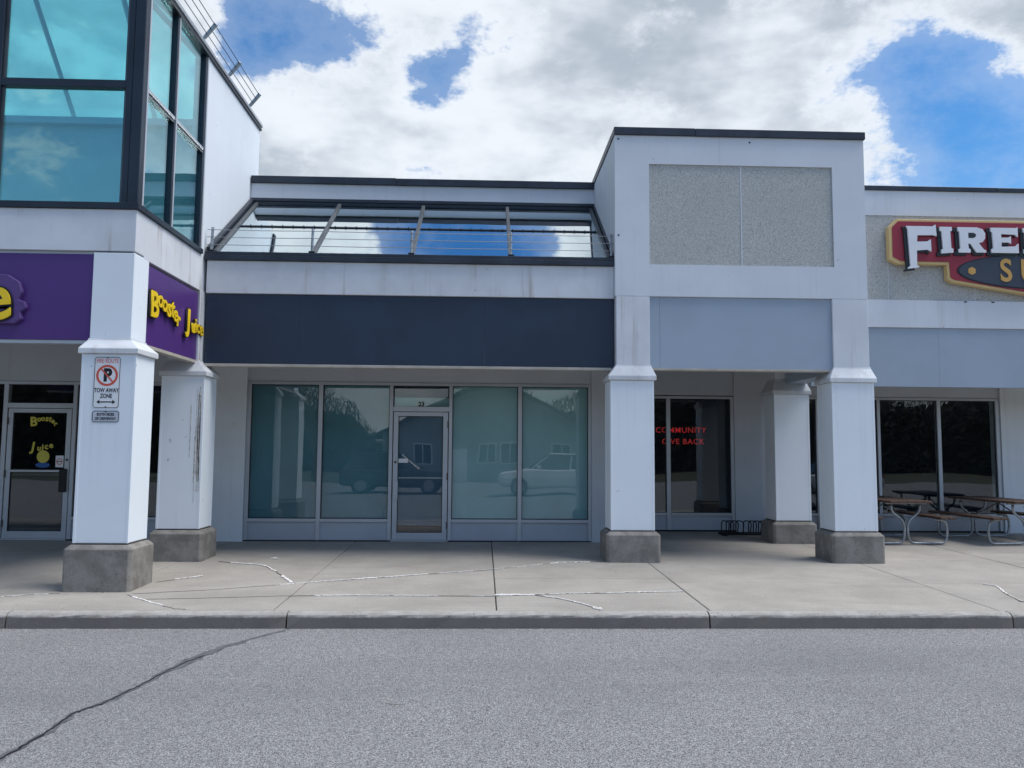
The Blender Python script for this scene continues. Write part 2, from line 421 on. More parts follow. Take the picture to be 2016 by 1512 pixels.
ribbon([(-1.92,8.285),(-2.06,8.02),(-2.22,7.77),(-2.34,7.50),(-2.42,7.25),(-2.49,6.96),(-2.56,6.52),(-2.60,6.2),(-2.656,5.89),(-2.75,5.69),(-2.73,5.35),(-2.76,4.89),(-2.85,4.3),(-2.95,3.4),(-3.05,2.0),(-3.2,-1.0)], .085, ROAD_Z, .22,
       wv=lambda t: .55+.75*math.exp(-((t-.27)/.12)**2)).build('sealed_crack', 'crack_seal', road)
ribbon([(-2.40,7.22),(-2.49,6.96),(-2.56,6.52),(-2.60,6.2),(-2.656,5.89),(-2.75,5.69),(-2.73,5.35),(-2.76,4.89),(-2.85,4.3)], .013, ROAD_Z+.004, .9, sub=12).build('crack', 'letter_black', road)
ribbon([(-.68,5.892),(-.62,5.87),(-.55,5.855)], .012, ROAD_Z, .4).build('crack', 'crack_dark', road)

# sidewalk: a bed and slabs with open joints
side = kind(MB().poly([(-20,8.43,-.30),(24,8.43,-.30),(24,15.6,-.30),(-20,15.6,-.30),(-20,8.43,gz_(8.43)-.02),(24,8.43,gz_(8.43)-.02),(24,15.6,gz_(15.6)-.02),(-20,15.6,gz_(15.6)-.02)],
    [(0,3,2,1),(4,5,6,7),(0,1,5,4),(1,2,6,5),(2,3,7,6),(3,0,4,7)]).build('sidewalk', 'joint_dirt'), 'structure')
XJ = [-20,-17.6,-15.4,-13.1,-10.9,-8.7,-6.48,-4.26,-2.13,.15,2.37,5.44,7.62,9.9,12.2,14.5,16.8,19.1,21.4,24]
for i in range(len(XJ)-1):
    xa, xb = XJ[i]+.006, XJ[i+1]-.006
    rows = [8.432, 9.98, 15.6] if xa < -2.2 else ([8.432, 10.30, 15.6] if xa < 2.3 else ([8.432, 10.05, 15.6] if xa < 5.4 else [8.432, 10.0, 11.86, 15.6]))
    if -2.2 < xa < .1: rows = [8.432, 15.6]
    for j in range(len(rows)-1):
        ya, yb = rows[j]+(.005 if j else 0), rows[j+1]-.005
        dz = random.uniform(-.003, .003)
        za, zb = gz_(ya)+dz, gz_(yb)+dz
        MB().poly([(xa,ya,za-.05),(xb,ya,za-.05),(xb,yb,zb-.05),(xa,yb,zb-.05),(xa,ya,za),(xb,ya,za),(xb,yb,zb),(xa,yb,zb)],
                  [(0,3,2,1),(4,5,6,7),(0,1,5,4),(1,2,6,5),(2,3,7,6),(3,0,4,7)]).build('slab', 'sidewalk_concrete', side, bev=.006)
zs = lambda y: gz_(y)+.004
white = MB(); dark = MB()
def add(mb, other): mb.poly(other.v, other.f)
CR = {'a':[(-3.701,11.568),(-3.333,11.395),(-2.986,11.269),(-2.668,10.7),(-2.294,9.945)],
 'b':[(-2.989,11.959),(-3.037,11.861),(-2.931,11.815)], 'c':[(-3.933,9.962),(-3.519,10.423)],
 'd':[(-5.9,8.95),(-5.232,9.071),(-5.025,9.183),(-4.697,9.271)], 'e':[(-3.927,9.191),(-3.56,8.838),(-3.125,8.464),(-3.012,8.45)],
 'f':[(-3.896,9.248),(-3.082,9.491),(-2.26,9.879),(-1.919,10.051),(-.968,10.455),(.209,10.981),(1.086,11.561),(1.76,11.65)],
 'g':[(-3.668,8.944),(-2.929,9.03),(-2.189,9.146),(-1.411,9.179),(-.391,9.157),(.148,9.161),(.815,9.281),(2.342,9.442)],
 'h':[(.149,9.218),(.579,9.221),(.902,8.997),(1.139,8.653),(1.241,8.45)],
 'i':[(6.227,9.95),(6.334,9.862),(6.092,9.258),(5.989,8.887),(6.4,8.62)]}
WH = {'a': (.040, .10, 1), 'b': (.03, 0, 1), 'c': (.030, .40, 1), 'd': (.030, .2, 1), 'e': (.036, .1, .95), 'f': (.038, .25, .95), 'g': (.036, .30, 1), 'h': (.042, 0, 1), 'i': (.032, 0, 1)}
for k, pts in CR.items():
    add(dark, ribbon(pts, .008, 0, .9, zs, 9))
    # the filler is patchy: pieces of the crack line
    P = [Vector((a, b)) for a, b in pts]; tot = sum((P[i+1]-P[i]).length for i in range(len(P)-1))
    def at(s):
        for i in range(len(P)-1):
            L = (P[i+1]-P[i]).length
            if s <= L: return P[i].lerp(P[i+1], s/L)
            s -= L
        return P[-1]
    w, lo, hi = WH[k]; s = lo*tot
    while s < hi*tot-.08:
        ln = random.uniform(.25, 1.1); e = min(s+ln, tot)
        seg = [tuple(at(s+(e-s)*q/4)) for q in range(5)]
        add(white, ribbon(seg, w*random.choice((.25, .4, .55, .75, 1.0)), 0, .5, lambda y: zs(y)+.003, 7))
        s = e+random.choice((0, 0, .05, .12, .35))
kind(dark.build('hairline_cracks', 'crack_dark', side, fixn=False), 'stuff')
kind(white.build('crack_filler', 'crack_white', side, fixn=False), 'stuff')

# kerb stones
kerb = kind(bpy.data.objects.new('kerb', None), 'structure'); COL.objects.link(kerb)
KX = [-20.5,-17.2,-13.9,-10.9,-7.8,-4.72,-1.96,2.33,5.50,8.7,11.9,15.1,18.3,21.5,24]
zt = gz_(8.36)
for i in range(len(KX)-1):
    n = max(4, int((KX[i+1]-KX[i])/.16)); mb = MB(); xa, xb = KX[i]+.008, KX[i+1]-.008
    rings = []
    for q in range(n+1):
        x = xa+(xb-xa)*q/n
        j = lambda s: random.uniform(-s, s)
        chip = .012 if q in (0, n) else 0
        prof = [(8.425, -.38), (8.285, -.38), (8.287+j(.003), ROAD_Z-.0), (8.290+j(.004)+chip, zt-.045+j(.004)), (8.298+j(.004)+chip, zt-.022+j(.004)-chip*.4), (8.318+j(.005)+chip, zt-.006+j(.002)-chip*.6), (8.345, zt+j(.0015)-chip*.3), (8.425, zt+.001)]
        rings.append([(x, a, b) for a, b in prof])
    L = len(rings[0])
    for rg in rings: mb.v += rg
    for q in range(n):
        for k in range(L):
            a = q*L+k; b = q*L+(k+1) % L; mb.f.append((a, b, b+L, a+L))
    mb.f.append(tuple(range(L))); mb.f.append(tuple(n*L+k for k in reversed(range(L))))
    o = mb.build('kerb_stone', 'kerb_concrete', kerb, smooth=False)

# loose grit lying along the foot of the kerb
mb = MB()
for k in range(420):
    x = random.uniform(-5.5, 6.5); y = 8.275-abs(random.gauss(0, .05)); r_ = random.uniform(.003, .009)
    if k % 4 == 0: y = random.uniform(4.5, 8.2)
    z = ROAD_Z; mb.poly([(x-r_, y, z), (x, y-r_, z), (x+r_, y, z), (x, y+r_, z), (x, y, z+r_*1.1)], [(0,1,4), (1,2,4), (2,3,4), (3,0,4)])
plain('grit', (.42, .40, .37), .9, 0, .4, 60)
kind(mb.build('grit', 'grit', road), 'stuff')

# ================================================================== BUILDING
bld = root('plaza_building', 'white stucco retail plaza with square columns, sloped skylight and glazed corner tower', 'building', (0, 13.8, 0))
W, F, B, H, W2, T, R, TW = 13.785, 11.83, 11.71, 13.845, 15.395, 9.52, 14.0, -4.16
def B_(name, *a, **k): return box(name, *a, parent=bld, **k)

# --- columns
def column(lx0, lx1, ly0, ly1, ux0, ux1, uy0, uy1, dz, label=None, umat='white_streaked', ztop=3.85):
    cx, cy = (lx0+lx1)/2, (ly0+ly1)/2
    e = bpy.data.objects.new('column', None); COL.objects.link(e); e.parent = bld; e.matrix_parent_inverse = ROOTLOC[bld.name].inverted()
    g0 = gz_(ly0)-.06
    b0 = .075
    zt_, zc = .364+dz, .411+dz
    mb = MB(); c = .035
    def ring(x0, x1, y0, y1, z, ch):
        return [(x0+ch,y0,z),(x1-ch,y0,z),(x1,y0+ch,z),(x1,y1-ch,z),(x1-ch,y1,z),(x0+ch,y1,z),(x0,y1-ch,z),(x0,y0+ch,z)]
    X0, X1, Y0, Y1 = lx0-b0, lx1+b0, ly0-b0, ly1+b0
    rs = [ring(X0,X1,Y0,Y1,g0,c), ring(X0,X1,Y0,Y1,zt_,c), ring(lx0-.02,lx1+.02,ly0-.02,ly1+.02,zc,.01)]
    for rg in rs: mb.v += rg
    for k in range(2):
        for i in range(8): mb.f.append((k*8+i, k*8+(i+1) % 8, k*8+8+(i+1) % 8, k*8+8+i))
    mb.f.append(tuple(range(16, 24))); mb.f.append(tuple(reversed(range(8))))
    mb.build('base', 'concrete_base', e, bev=.006)
    box('gasket', lx0+.006, lx1-.006, ly0+.006, ly1-.006, zc, zc+.014, 'joint_dirt', e)
    box('shaft', lx0, lx1, ly0, ly1, zc+.014, 2.602+dz, 'white_clean', e, bev=.012, seg=2)
    q = .003; bw_ = .034
    for xa_, ya_ in ((lx0-q, ly0-q), (lx1+q-bw_, ly0-q), (lx0-q, ly1+q-bw_), (lx1+q-bw_, ly1+q-bw_)):
        box('corner_bead', xa_, xa_+bw_, ya_, ya_+bw_, zc+.016, 2.600+dz, 'white_clean', e, bev=.004)
    cap = MB(); o = .035
    zb = 2.602+dz
    rs = [(lx0-o,lx1+o,ly0-o,ly1+o,zb), (lx0-o,lx1+o,ly0-o,ly1+o,zb+.062), (ux0-.012,ux1+.012,uy0-.012,uy1+.012,2.805), (ux0-.012,ux1+.012,uy0-.012,uy1+.012,2.825)]
    for k in range(3): cap.frustum(rs[k], rs[k+1])
    bm_ = cap
    v = []
    for q in rs: v += [(q[0],q[2],q[4]),(q[1],q[2],q[4]),(q[1],q[3],q[4]),(q[0],q[3],q[4])]
    cp = MB(); cp.v = v
    for k in range(3):
        for i in range(4): cp.f.append((k*4+i, k*4+(i+1) % 4, k*4+4+(i+1) % 4, k*4+4+i))
    cp.f += [(3,2,1,0), (12,13,14,15)]
    cp.build('cap', 'cap_peeling', e, bev=.006)
    box('upper_shaft', ux0, ux1, uy0, uy1, 2.826, ztop, umat, e, bev=.006)
    if label: e['label'] = label
    return e
column(-4.665, -4.045, 9.42, 9.93, -4.64, TW, T, 9.93, .03, 'front corner column carrying the fire route sign', 'white_clean')
column(-4.615, -4.01, 11.62, 12.13, -4.58, -4.145, 11.70, 12.10, -.02, 'column with a dirty rust-stained corner')
column(1.845, 2.48, 11.63, 12.15, 1.945, 2.446, B, 12.12, -.015)
column(5.125, 5.755, 11.63, 12.15, 5.20, 5.742, B, 12.12, -.015)
column(5.035, 5.645, 13.745, 14.27, 5.10, 5.62, 13.86, 14.25, -.045, 'rear column standing under the recessed fascia')
# dirty drip marks on the corner of the second column
mb = MB()
for k in range(16):
    x = -4.01-abs(random.gauss(0, .05))-.012; z1 = random.uniform(1.4, 2.55); ln = random.uniform(.3, 1.2); w_ = random.uniform(.004, .012)
    mb.box(x-w_, x, 11.6175, 11.6195, max(.42, z1-ln), z1)
plain('drip', (.52, .50, .46), .9, 0, .3, 20)
kind(mb.build('drip_stains', 'drip', bld), 'stuff')

# --- centre bay: fascia, navy panel, ledge
B_('fascia_band', -4.115, 1.931, F, F+.25, 3.831, 4.318, mat='band_streaked', bev=.005)
for x0, x1 in ((-4.11, -2.74), (-2.7388, .0), (.0012, 1.938)):
    B_('navy_panel', x0, x1, F+.035, F+.09, 2.787, 3.828, mat='navy_panel')
B_('ledge', -4.11, 1.90, F+.0, F+.16, 2.745, 2.785, mat='trim_tan', bev=.004)
B_('gutter', TW+.02, 1.935, F-.05, F+.11, 4.320, 4.395, mat='coping', bev=.006)
B_('gutter', TW+.02, 1.935, F-.035, F+.10, 4.396, 4.447, mat='coping', bev=.006)
B_('soffit', -4.6, 1.93, F+.12, W, 3.2, 3.26, mat='soffit')
# --- parapet wall behind the skylight
B_('parapet', TW+.01, 1.93, R-.0, R+.30, 5.945, 6.225, mat='white_stucco')
B_('parapet_coping', TW+.012, -1.6, R-.045, R+.34, 6.225, 6.353, mat='coping', bev=.006)
B_('parapet_coping', -1.597, 1.93, R-.047, R+.34, 6.223, 6.345, mat='coping', bev=.006)

# --- skylight
sk = bpy.data.objects.new('skylight', None); COL.objects.link(sk); sk.parent = bld; sk.matrix_parent_inverse = ROOTLOC[bld.name].inverted()
Y0, Z0, Y1, Z1 = F+.075, 4.448, 13.96, 5.835
nrm = Vector((0, -(Z1-Z0), (Y1-Y0))).normalized()
def slope_pt(x, t_, lift): return Vector((x, Y0+(Y1-Y0)*t_, Z0+(Z1-Z0)*t_)) + nrm*lift
def slope_slab(name, x0, x1, t0, t1, l0, l1, mat, par=sk, bev=0):
    p = [slope_pt(x0,t0,l0), slope_pt(x1,t0,l0), slope_pt(x1,t1,l0), slope_pt(x0,t1,l0), slope_pt(x0,t0,l1), slope_pt(x1,t0,l1), slope_pt(x1,t1,l1), slope_pt(x0,t1,l1)]
    return MB().poly(p, [(0,3,2,1),(4,5,6,7),(0,1,5,4),(1,2,6,5),(2,3,7,6),(3,0,4,7)]).build(name, mat, par, bev)
RX = [-4.02, -2.575, -1.104, .373, 1.86]
TM = .49
for i in range(4):
    slope_slab('pane', RX[i]+.03, RX[i+1]-.03, .0, TM-.004, 0, .010, 'glass_sky')
    slope_slab('pane', RX[i]+.03, RX[i+1]-.03, TM+.010, .985, .004, .014, 'glass_sky')
for i, x in enumerate(RX):
    slope_slab('rafter', x-.029, x+.029, -.005, .985, -.09, .045, 'rafter_metal', bev=.006)
slope_slab('rafter', -4.135, -4.065, -.01, .99, -.05, .10, 'dark_frame', bev=.005)
slope_slab('rafter', 1.898, 1.930, -.01, .99, -.05, .09, 'dark_frame', bev=.005)
for i in range(4):
    slope_slab('purlin', RX[i]+.04, RX[i+1]-.04, TM-.004, TM+.010, -.03, .026, 'dark_frame')
mb = MB(); mc = MB()
x = -3.98
while x < 1.86:
    if min(abs(x-r_) for r_ in RX) > .06:
        q = slope_pt(x, TM+.004, .03); mb.box(q.x-.007, q.x+.007, q.y-.010, q.y+.010, q.z-.012, q.z+.010)
        mc.box(x-.009, x+.009, F+.02, F+.05, 4.445, 4.462)
    x += .170
kind(mb.build('clips', 'dark_frame', sk), 'stuff'); kind(mc.build('clips', 'dark_frame', sk), 'stuff')
box('inner_wall', TW+.03, 1.92, 13.985, 14.25, 3.27, 5.828, 'inner_wall', sk)  # pale wall added under the skylight glass to brighten its panes
box('bounce_floor', TW+.03, 1.92, F+.26, 13.98, 3.27, 3.33, 'inner_wall', sk)  # pale floor added so the space under the panes looks lit
box('top_rail', TW+.03, 1.93, 13.945, R-.002, 5.830, 5.885, 'dark_frame', sk, bev=.006)
box('top_rail', TW+.03, 1.93, 13.93, R-.003, 5.886, 5.943, 'coping', sk, bev=.006)
# --- cable rail over the gutter
def rail(posts, wires, pw=.04):
    e = bpy.data.objects.new('cable_rail', None); COL.objects.link(e); e.parent = bld; e.matrix_parent_inverse = ROOTLOC[bld.name].inverted()
    return e
cr = rail(0, 0)
for x in (-4.06, -2.582, -1.108, .380, 1.895):
    mb = MB().tube([(x, F+.0, 4.44), (x, F+.035, 4.825)], .021, 6)
    mb.build('post', 'galvanized', cr)
    box('foot', x-.045, x+.045, F-.03, F+.04, 4.447, 4.475, 'black_metal', cr, bev=.004)
for z, yy in ((4.555, F+.011), (4.672, F+.022), (4.785, F+.032)):
    pts = [(-4.13+(1.93+4.13)*q/16, yy-.02, z-.006*math.sin(math.pi*((q*4/16) % 1))) for q in range(17)]
    MB().tube(pts, .0055, 5).build('wire', 'wire', cr)

# --- box over the entrance bay
def ring_wall(name, x0, x1, z0, z1, hx0, hx1, hz0, hz1, y0, y1, mat):
    mb = MB()
    o = [(x0,z0),(x1,z0),(x1,z1),(x0,z1)]; h = [(hx0,hz0),(hx1,hz0),(hx1,hz1),(hx0,hz1)]
    for y in (y0, y1): mb.v += [(a, y, b) for a, b in o]+[(a, y, b) for a, b in h]
    for i in range(4):
        j = (i+1) % 4
        mb.f += [(i, j, 4+j, 4+i), (8+j, 8+i, 12+i, 12+j), (j, i, 8+i, 8+j), (4+i, 4+j, 12+j, 12+i)]
    return mb.build(name, mat, bld)
ring_wall('box_front', 1.933, 5.744, 3.852, 6.31, 2.45, 5.248, 4.333, 5.873, B, B+.28, 'white_stucco')
B_('aggregate_panel', 2.453, 3.838, B+.022, B+.12, 4.336, 5.870, mat='aggregate')
B_('aggregate_panel', 3.862, 5.245, B+.022, B+.12, 4.336, 5.870, mat='aggregate')
B_('joint_strip', 3.841, 3.859, B+.018, B+.12, 4.336, 5.870, mat='white_stucco')
B_('box_side', 1.933, 2.18, B+.281, 18, 3.855, 6.31, mat='white_stucco')
B_('box_side', 5.50, 5.744, B+.281, 18, 3.855, 6.31, mat='white_stucco')
B_('box_roof', 2.181, 5.499, B+.281, 18, 6.15, 6.20, mat='roof_membrane')
B_('box_coping', 1.918, 3.15, B-.035, B+.30, 6.312, 6.428, mat='coping', bev=.006)
B_('box_coping', 3.153, 5.762, B-.038, B+.30, 6.308, 6.424, mat='coping', bev=.006)
B_('box_coping', 1.916, 2.20, B+.301, 18, 6.310, 6.426, mat='coping', bev=.006)
B_('box_coping', 5.48, 5.764, B+.301, 18, 6.310, 6.426, mat='coping', bev=.006)
for x0, x1 in ((2.449, 2.60), (2.603, 5.197)):
    B_('grey_panel', x0, x1, B+.035, B+.10, 2.782, 3.850, mat='grey_panel')
B_('ledge', 2.45, 5.20, B+.02, B+.16, 2.748, 2.780, mat='trim_tan', bev=.004)
B_('beam', 5.28, 5.62, 12.13, 13.84, 2.75, 3.84, mat='grey_panel')
B_('soffit', 2.0, 5.45, B+.14, W2, 3.3, 3.36, mat='soffit')
for x, z in ((1.985, 6.25), (3.99, 6.235), (1.985, 4.77)):
    MB().tube([(x, B-.004, z), (x, B+.02, z)], .014, 8).build('bolt_hole', 'letter_black', bld)

# --- right bay: recessed fascia
FR = 15.5
B_('fascia_upper', 5.746, FR, H, H+.3, 5.800, 6.255, mat='white_stucco')
B_('fascia_coping', 5.746, 9.2, H-.03, H+.34, 6.257, 6.339, mat='coping', bev=.006)
B_('fascia_coping', 9.203, FR, H-.032, H+.34, 6.255, 6.336, mat='coping', bev=.006)
xs = [5.746, 7.18, 8.75, 10.32, 11.89, 13.46, FR]
for i in range(6):
    B_('aggregate_panel', xs[i]+.008, xs[i+1]-.008, H+.010, H+.2, 4.268, 5.798, mat='aggregate')
B_('joint_backing', 5.746, FR, H+.016, H+.21, 4.267, 5.799, mat='white_stucco')
B_('fascia_band', 5.746, FR, H-.015, H+.25, 3.772, 4.265, mat='white_stucco', bev=.005)
for x0, x1 in ((5.75, 8.05), (8.053, 10.45), (10.453, 12.85), (12.853, FR)):
    B_('grey_panel', x0, x1, H+.02, H+.10, 2.722, 3.770, mat='grey_panel')
B_('soffit', 5.45, FR, H+.10, W2, 3.25, 3.30, mat='soffit')
for x, z in ((8.55, 4.235), (9.05, 4.235)):
    B_('bracket', x-.025, x+.025, H-.022, H-.015, z, z+.02, mat='black_metal')

# --- storefront walls
def storefront(y, xs_, mat_kick='kick_panel', z0=.02, zsill=.378, zhead=2.643, film=None, label=None, frame_x=None):
    """xs_: list of (x0,x1) glass panes; frame between them"""
    e = bpy.data.objects.new('storefront', None); COL.objects.link(e); e.parent = bld; e.matrix_parent_inverse = ROOTLOC[bld.name].inverted()
    if label: e['label'] = label
    n = len(xs_)
    X0 = frame_x[0] if frame_x else xs_[0][0]-.06; X1 = frame_x[1] if frame_x else xs_[-1][1]+.06
    box('head', X0, X1, y-.02, y+.08, zhead, zhead+.05, 'aluminium', e, bev=.004)
    for i, (a, b) in enumerate(xs_):
        box('pane', a-.01, b+.01, y+.03, y+.04, zsill-.01, zhead+.01, 'glass_clear', e)
        box('sill', a-.0, b+.0, y-.025, y+.08, zsill-.055, zsill, 'aluminium', e, bev=.004)
        box('kick_panel', a-.0, b+.0, y+.01, y+.06, z0, zsill-.056, mat_kick, e)
        # dark gasket round the glass
        mb = MB(); gk = .012
        mb.box(a, a+gk, y+.018, y+.029, zsill, zhead); mb.box(b-gk, b, y+.018, y+.029, zsill, zhead)
        mb.box(a+gk, b-gk, y+.018, y+.029, zhead-gk, zhead); mb.box(a+gk, b-gk, y+.018, y+.029, zsill, zsill+gk)
        mb.build('gasket', 'black_metal', e)
        if film: box('window_film', a-.01, b+.01, y+.075, y+.085, zsill-.01, zhead+.01, film[i], e)
    lefts = [X0]+[xs_[i][1] for i in range(n)]; rights = [xs_[i][0] for i in range(n)]+[X1]
    for a, b in zip(lefts, rights):
        if b-a < .3: box('mullion', a, b, y-.02, y+.08, z0, zhead, 'aluminium', e, bev=.004)
    return e
storefront(W, [(-3.955,-2.818), (-2.746,-1.613)], film=['window_film_dark']*2, label='pair of dark blue papered shop windows', frame_x=(-4.02, -1.553))
storefront(W, [(-.539,.586), (.656,1.797)], film=['window_film_teal']*2, label='pair of pale teal papered shop windows', frame_x=(-.597, 1.849))
def door(y, x0, x1, zt_, zhead, film, hinge_right=True, mats=None, label=None, ztrans=.0):
    e = bpy.data.objects.new('door', None); COL.objects.link(e); e.parent = bld; e.matrix_parent_inverse = ROOTLOC[bld.name].inverted()
    if label: e['label'] = label
    # transom and frame
    box('transom_pane', x0+.02, x1-.02, y+.03, y+.04, zt_+.08, zhead+.005, 'glass_clear', e)
    box('transom_bar', x0, x1, y-.02, y+.08, zt_, zt_+.085, 'aluminium', e, bev=.004)
    box('head', x0, x1, y-.02, y+.08, zhead, zhead+.05, 'aluminium', e, bev=.004)
    # leaf: stiles and rails
    a, b = x0+.014, x1-.014; st = .082
    mb = MB().box(a, a+st, y-.012, y+.035, .03, zt_-.008).box(b-st, b, y-.012, y+.035, .03, zt_-.008)
    mb.box(a+st, b-st, y-.012, y+.035, zt_-.078, zt_-.008).box(a+st, b-st, y-.012, y+.035, .03, .150)
    mb.build('leaf_frame', 'aluminium', e, bev=.003)
    box('glass', a+st-.01, b-st+.01, y+.008, y+.016, .14, zt_-.07, 'glass_clear', e)
    gk = MB(); x_, X_ = a+st, b-st; q = .010
    gk.box(x_, x_+q, y-.006, y+.007, .15, zt_-.078).box(X_-q, X_, y-.006, y+.007, .15, zt_-.078).box(x_+q, X_-q, y-.006, y+.007, zt_-.088, zt_-.078).box(x_+q, X_-q, y-.006, y+.007, .15, .16)
    gk.build('gasket', 'black_metal', e)
    hx = b if hinge_right else a
    for z in (.28, 1.10, 1.98):
        box('hinge', hx-.012, hx+.012, y-.032, y-.013, z-.06, z+.06, 'bronze', e, bev=.003)
    lx = a+.042 if hinge_right else b-.042
    MB().tube([(lx, y-.024, 1.335), (lx, y-.011, 1.335)], .021, 12).build('lock', 'bronze', e)
    box('threshold', x0, x1, y-.05, y+.06, .002, .028, 'aluminium', e, bev=.004)
    return e, a, b, st
d1, a, b, st = door(W, -1.553, -.597, 2.199, 2.643, None, True, label='closed aluminium and glass door of the vacant shop')
box('window_film', a+st, b-st, W+.045, W+.055, .26, 2.14, 'door_film', d1)
box('window_film', -1.54, -.61, W+.075, W+.085, 2.28, 2.44, 'window_film_teal', d1)
box('pull_handle', a+.008, a+.092, W-.045, W-.013, .700, 1.02, 'aluminium', d1, bev=.008, seg=2)
box('push_bar', a+st, b-st, W+.018, W+.040, 1.055, 1.085, 'aluminium', d1, bev=.004)
box('notice', a+st+.01, a+st+.17, W+.004, W+.0075, 1.325, 1.395, 'sign_white', d1)
text('house_number', '23', .105, 'letter_black', d1, (-1.075, W+.026, 2.325), off=.004)
B_('piers', 0, 0.0001, W+.2, W+.2001, 0, .0001, mat='white_stucco') if False else None
B_('wall_pier', -4.62, -4.022, W-.06, W+.30, -.02, 3.2, mat='pier_cream')
B_('wall_pier', 1.851, 2.14, W-.03, W2, -.02, 3.3, mat='wall_grey')
B_('wall_header', -4.021, 1.850, W+.0, W+.30, 2.695, 3.2, mat='wall_grey')
for x0, x1 in ((-4.02, -1.56), (-.59, 1.85)):
    B_('skirting', x0, x1, W-.006, W+.05, -.03, .018, mat='skirt_black')
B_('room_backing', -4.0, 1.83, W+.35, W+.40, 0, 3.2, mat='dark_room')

# left shop
storefront(W, [(-11.5,-10.2), (-10.13,-9.05), (-8.98,-8.075)], frame_x=(-11.6, -8.0), zsill=.39, zhead=2.60)
storefront(W, [(-6.86,-5.80), (-5.73,-4.68)], frame_x=(-6.925, -4.622), zsill=.39, zhead=2.60)
d2o, a, b, st = door(W, -8.0, -6.925, 2.20, 2.60, None, False, label='glass shop door with yellow lettering and a push bar')
box('push_bar', a+st-.01, b-st+.02, W-.040, W-.016, 1.130, 1.165, 'aluminium', d2o, bev=.004)
box('pull_handle', b-st-.06, b-st+.055, W-.06, W-.016, .80, 1.185, 'black_metal', d2o, bev=.008)
box('notice', -7.175, -7.045, W+.003, W+.0065, 1.21, 1.405, 'sign_white', d2o)
def disc(name, cx, cz, y, r, th, mat, par, rx=None, n=20):
    pts = [(cx+(rx or r)*math.cos(2*math.pi*k/n), y, cz+r*math.sin(2*math.pi*k/n)) for k in range(n)]
    return MB().prism(pts, (0, th, 0)).build(name, mat, par)
def annulus(name, cx, cz, y, r0, r1, th, mat, par, n=32):
    mb = MB()
    for yy in (y, y+th):
        for r in (r0, r1): mb.v += [(cx+r*math.cos(2*math.pi*k/n), yy, cz+r*math.sin(2*math.pi*k/n)) for k in range(n)]
    for k in range(n):
        j = (k+1) % n
        mb.f += [(k, j, n+j, n+k), (2*n+j, 2*n+k, 3*n+k, 3*n+j), (n+k, n+j, 3*n+j, 3*n+k), (j, k, 2*n+k, 2*n+j)]
    return mb.build(name, mat, par)
annulus('no_smoking_ring', -7.11, 1.305, W+.001, .040, .052, .0015, 'sign_red', d2o)
MB().box(-7.15, -7.07, W+.0008, W+.0022, 1.300, 1.312).build('no_smoking_bar', 'letter_black', d2o)
disc('sticker', -7.385, 1.385, W+.003, .105, .003, 'decal_yellow', d2o)
disc('sticker', -7.385, 1.245, W+.0035, .045, .003, 'sticker_blue', d2o, rx=.12)
def wobble(s, y, cx, cz, sizes, mat, par, name, gap=.62, ang=None, dzs=None, ext=.001, off=.006, plane='Y', x=None, sxs=None):
    """letters one by one, each with its own size, tilt and height"""
    pos = 0; res = []
    for i, ch in enumerate(s):
        sz = sizes[i]; an = (ang[i] if ang else 0); dz = (dzs[i] if dzs else 0); sx = sxs[i] if sxs else 1
        wdt = sz*gap*(.45 if ch in 'ijtlr' else 1)*sx
        p_ = pos+wdt/2; pos += wdt
        res.append((ch, p_, dz, sz, an, sx))
    tot = pos; out = []
    for ch, p_, dz, sz, an, sx in res:
        u = p_-tot/2
        if plane == 'Y':
            o = text(name, ch, sz, mat, par, (0, 0, 0), (0, 0, an), ext, off*sz, sx)
            o.data.transform(Matrix.Translation((cx+u, y, cz+dz)) @ Matrix.Rotation(math.pi/2, 4, 'X'))
        else:
            o = text(name, ch, sz, mat, par, (0, 0, 0), (0, 0, an), ext, off*sz, sx)
            o.data.transform(Matrix.Translation((x, cx+u, cz+dz)) @ Matrix.Rotation(math.pi/2, 4, 'Z') @ Matrix.Rotation(math.pi/2, 4, 'X'))
        out.append(o)
    return out
wobble('Booster', W+.003, -7.41, 1.985, [.21,.125,.125,.14,.135,.12,.12], 'decal_yellow', d2o, 'letter', .52, [.05,.1,0,-.1,-.1,-.2,-.3], [-.02,.03,.04,.04,.03,.0,-.05], .0008, .035)
wobble('Juice', W+.003, -7.42, 1.545, [.21,.135,.145,.135,.135], 'decal_yellow', d2o, 'letter', .58, [-.15,-.05,0,.1,.15], [.0,-.02,-.01,.01,.03], .0008, .035)
B_('wall_header', -11.6, -4.622, W+.0, W+.30, 2.655, 3.6, mat='wall_grey')
B_('wall_pier', -12.6, -11.602, W-.05, W+.30, -.02, 3.6, mat='pier_cream')
for x0, x1 in ((-11.6, -8.0), (-6.925, -4.62)):
    B_('skirting', x0, x1, W-.006, W+.05, -.03, .018, mat='skirt_black')
# shop rooms
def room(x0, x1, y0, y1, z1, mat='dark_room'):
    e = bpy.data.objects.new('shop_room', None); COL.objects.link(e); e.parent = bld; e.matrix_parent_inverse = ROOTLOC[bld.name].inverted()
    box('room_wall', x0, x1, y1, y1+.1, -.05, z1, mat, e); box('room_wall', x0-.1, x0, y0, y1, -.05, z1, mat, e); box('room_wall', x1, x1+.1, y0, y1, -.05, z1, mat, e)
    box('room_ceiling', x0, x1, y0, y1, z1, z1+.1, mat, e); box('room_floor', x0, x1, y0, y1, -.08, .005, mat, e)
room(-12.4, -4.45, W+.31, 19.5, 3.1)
room(2.2, FR, W2+.31, 20.5, 3.1)
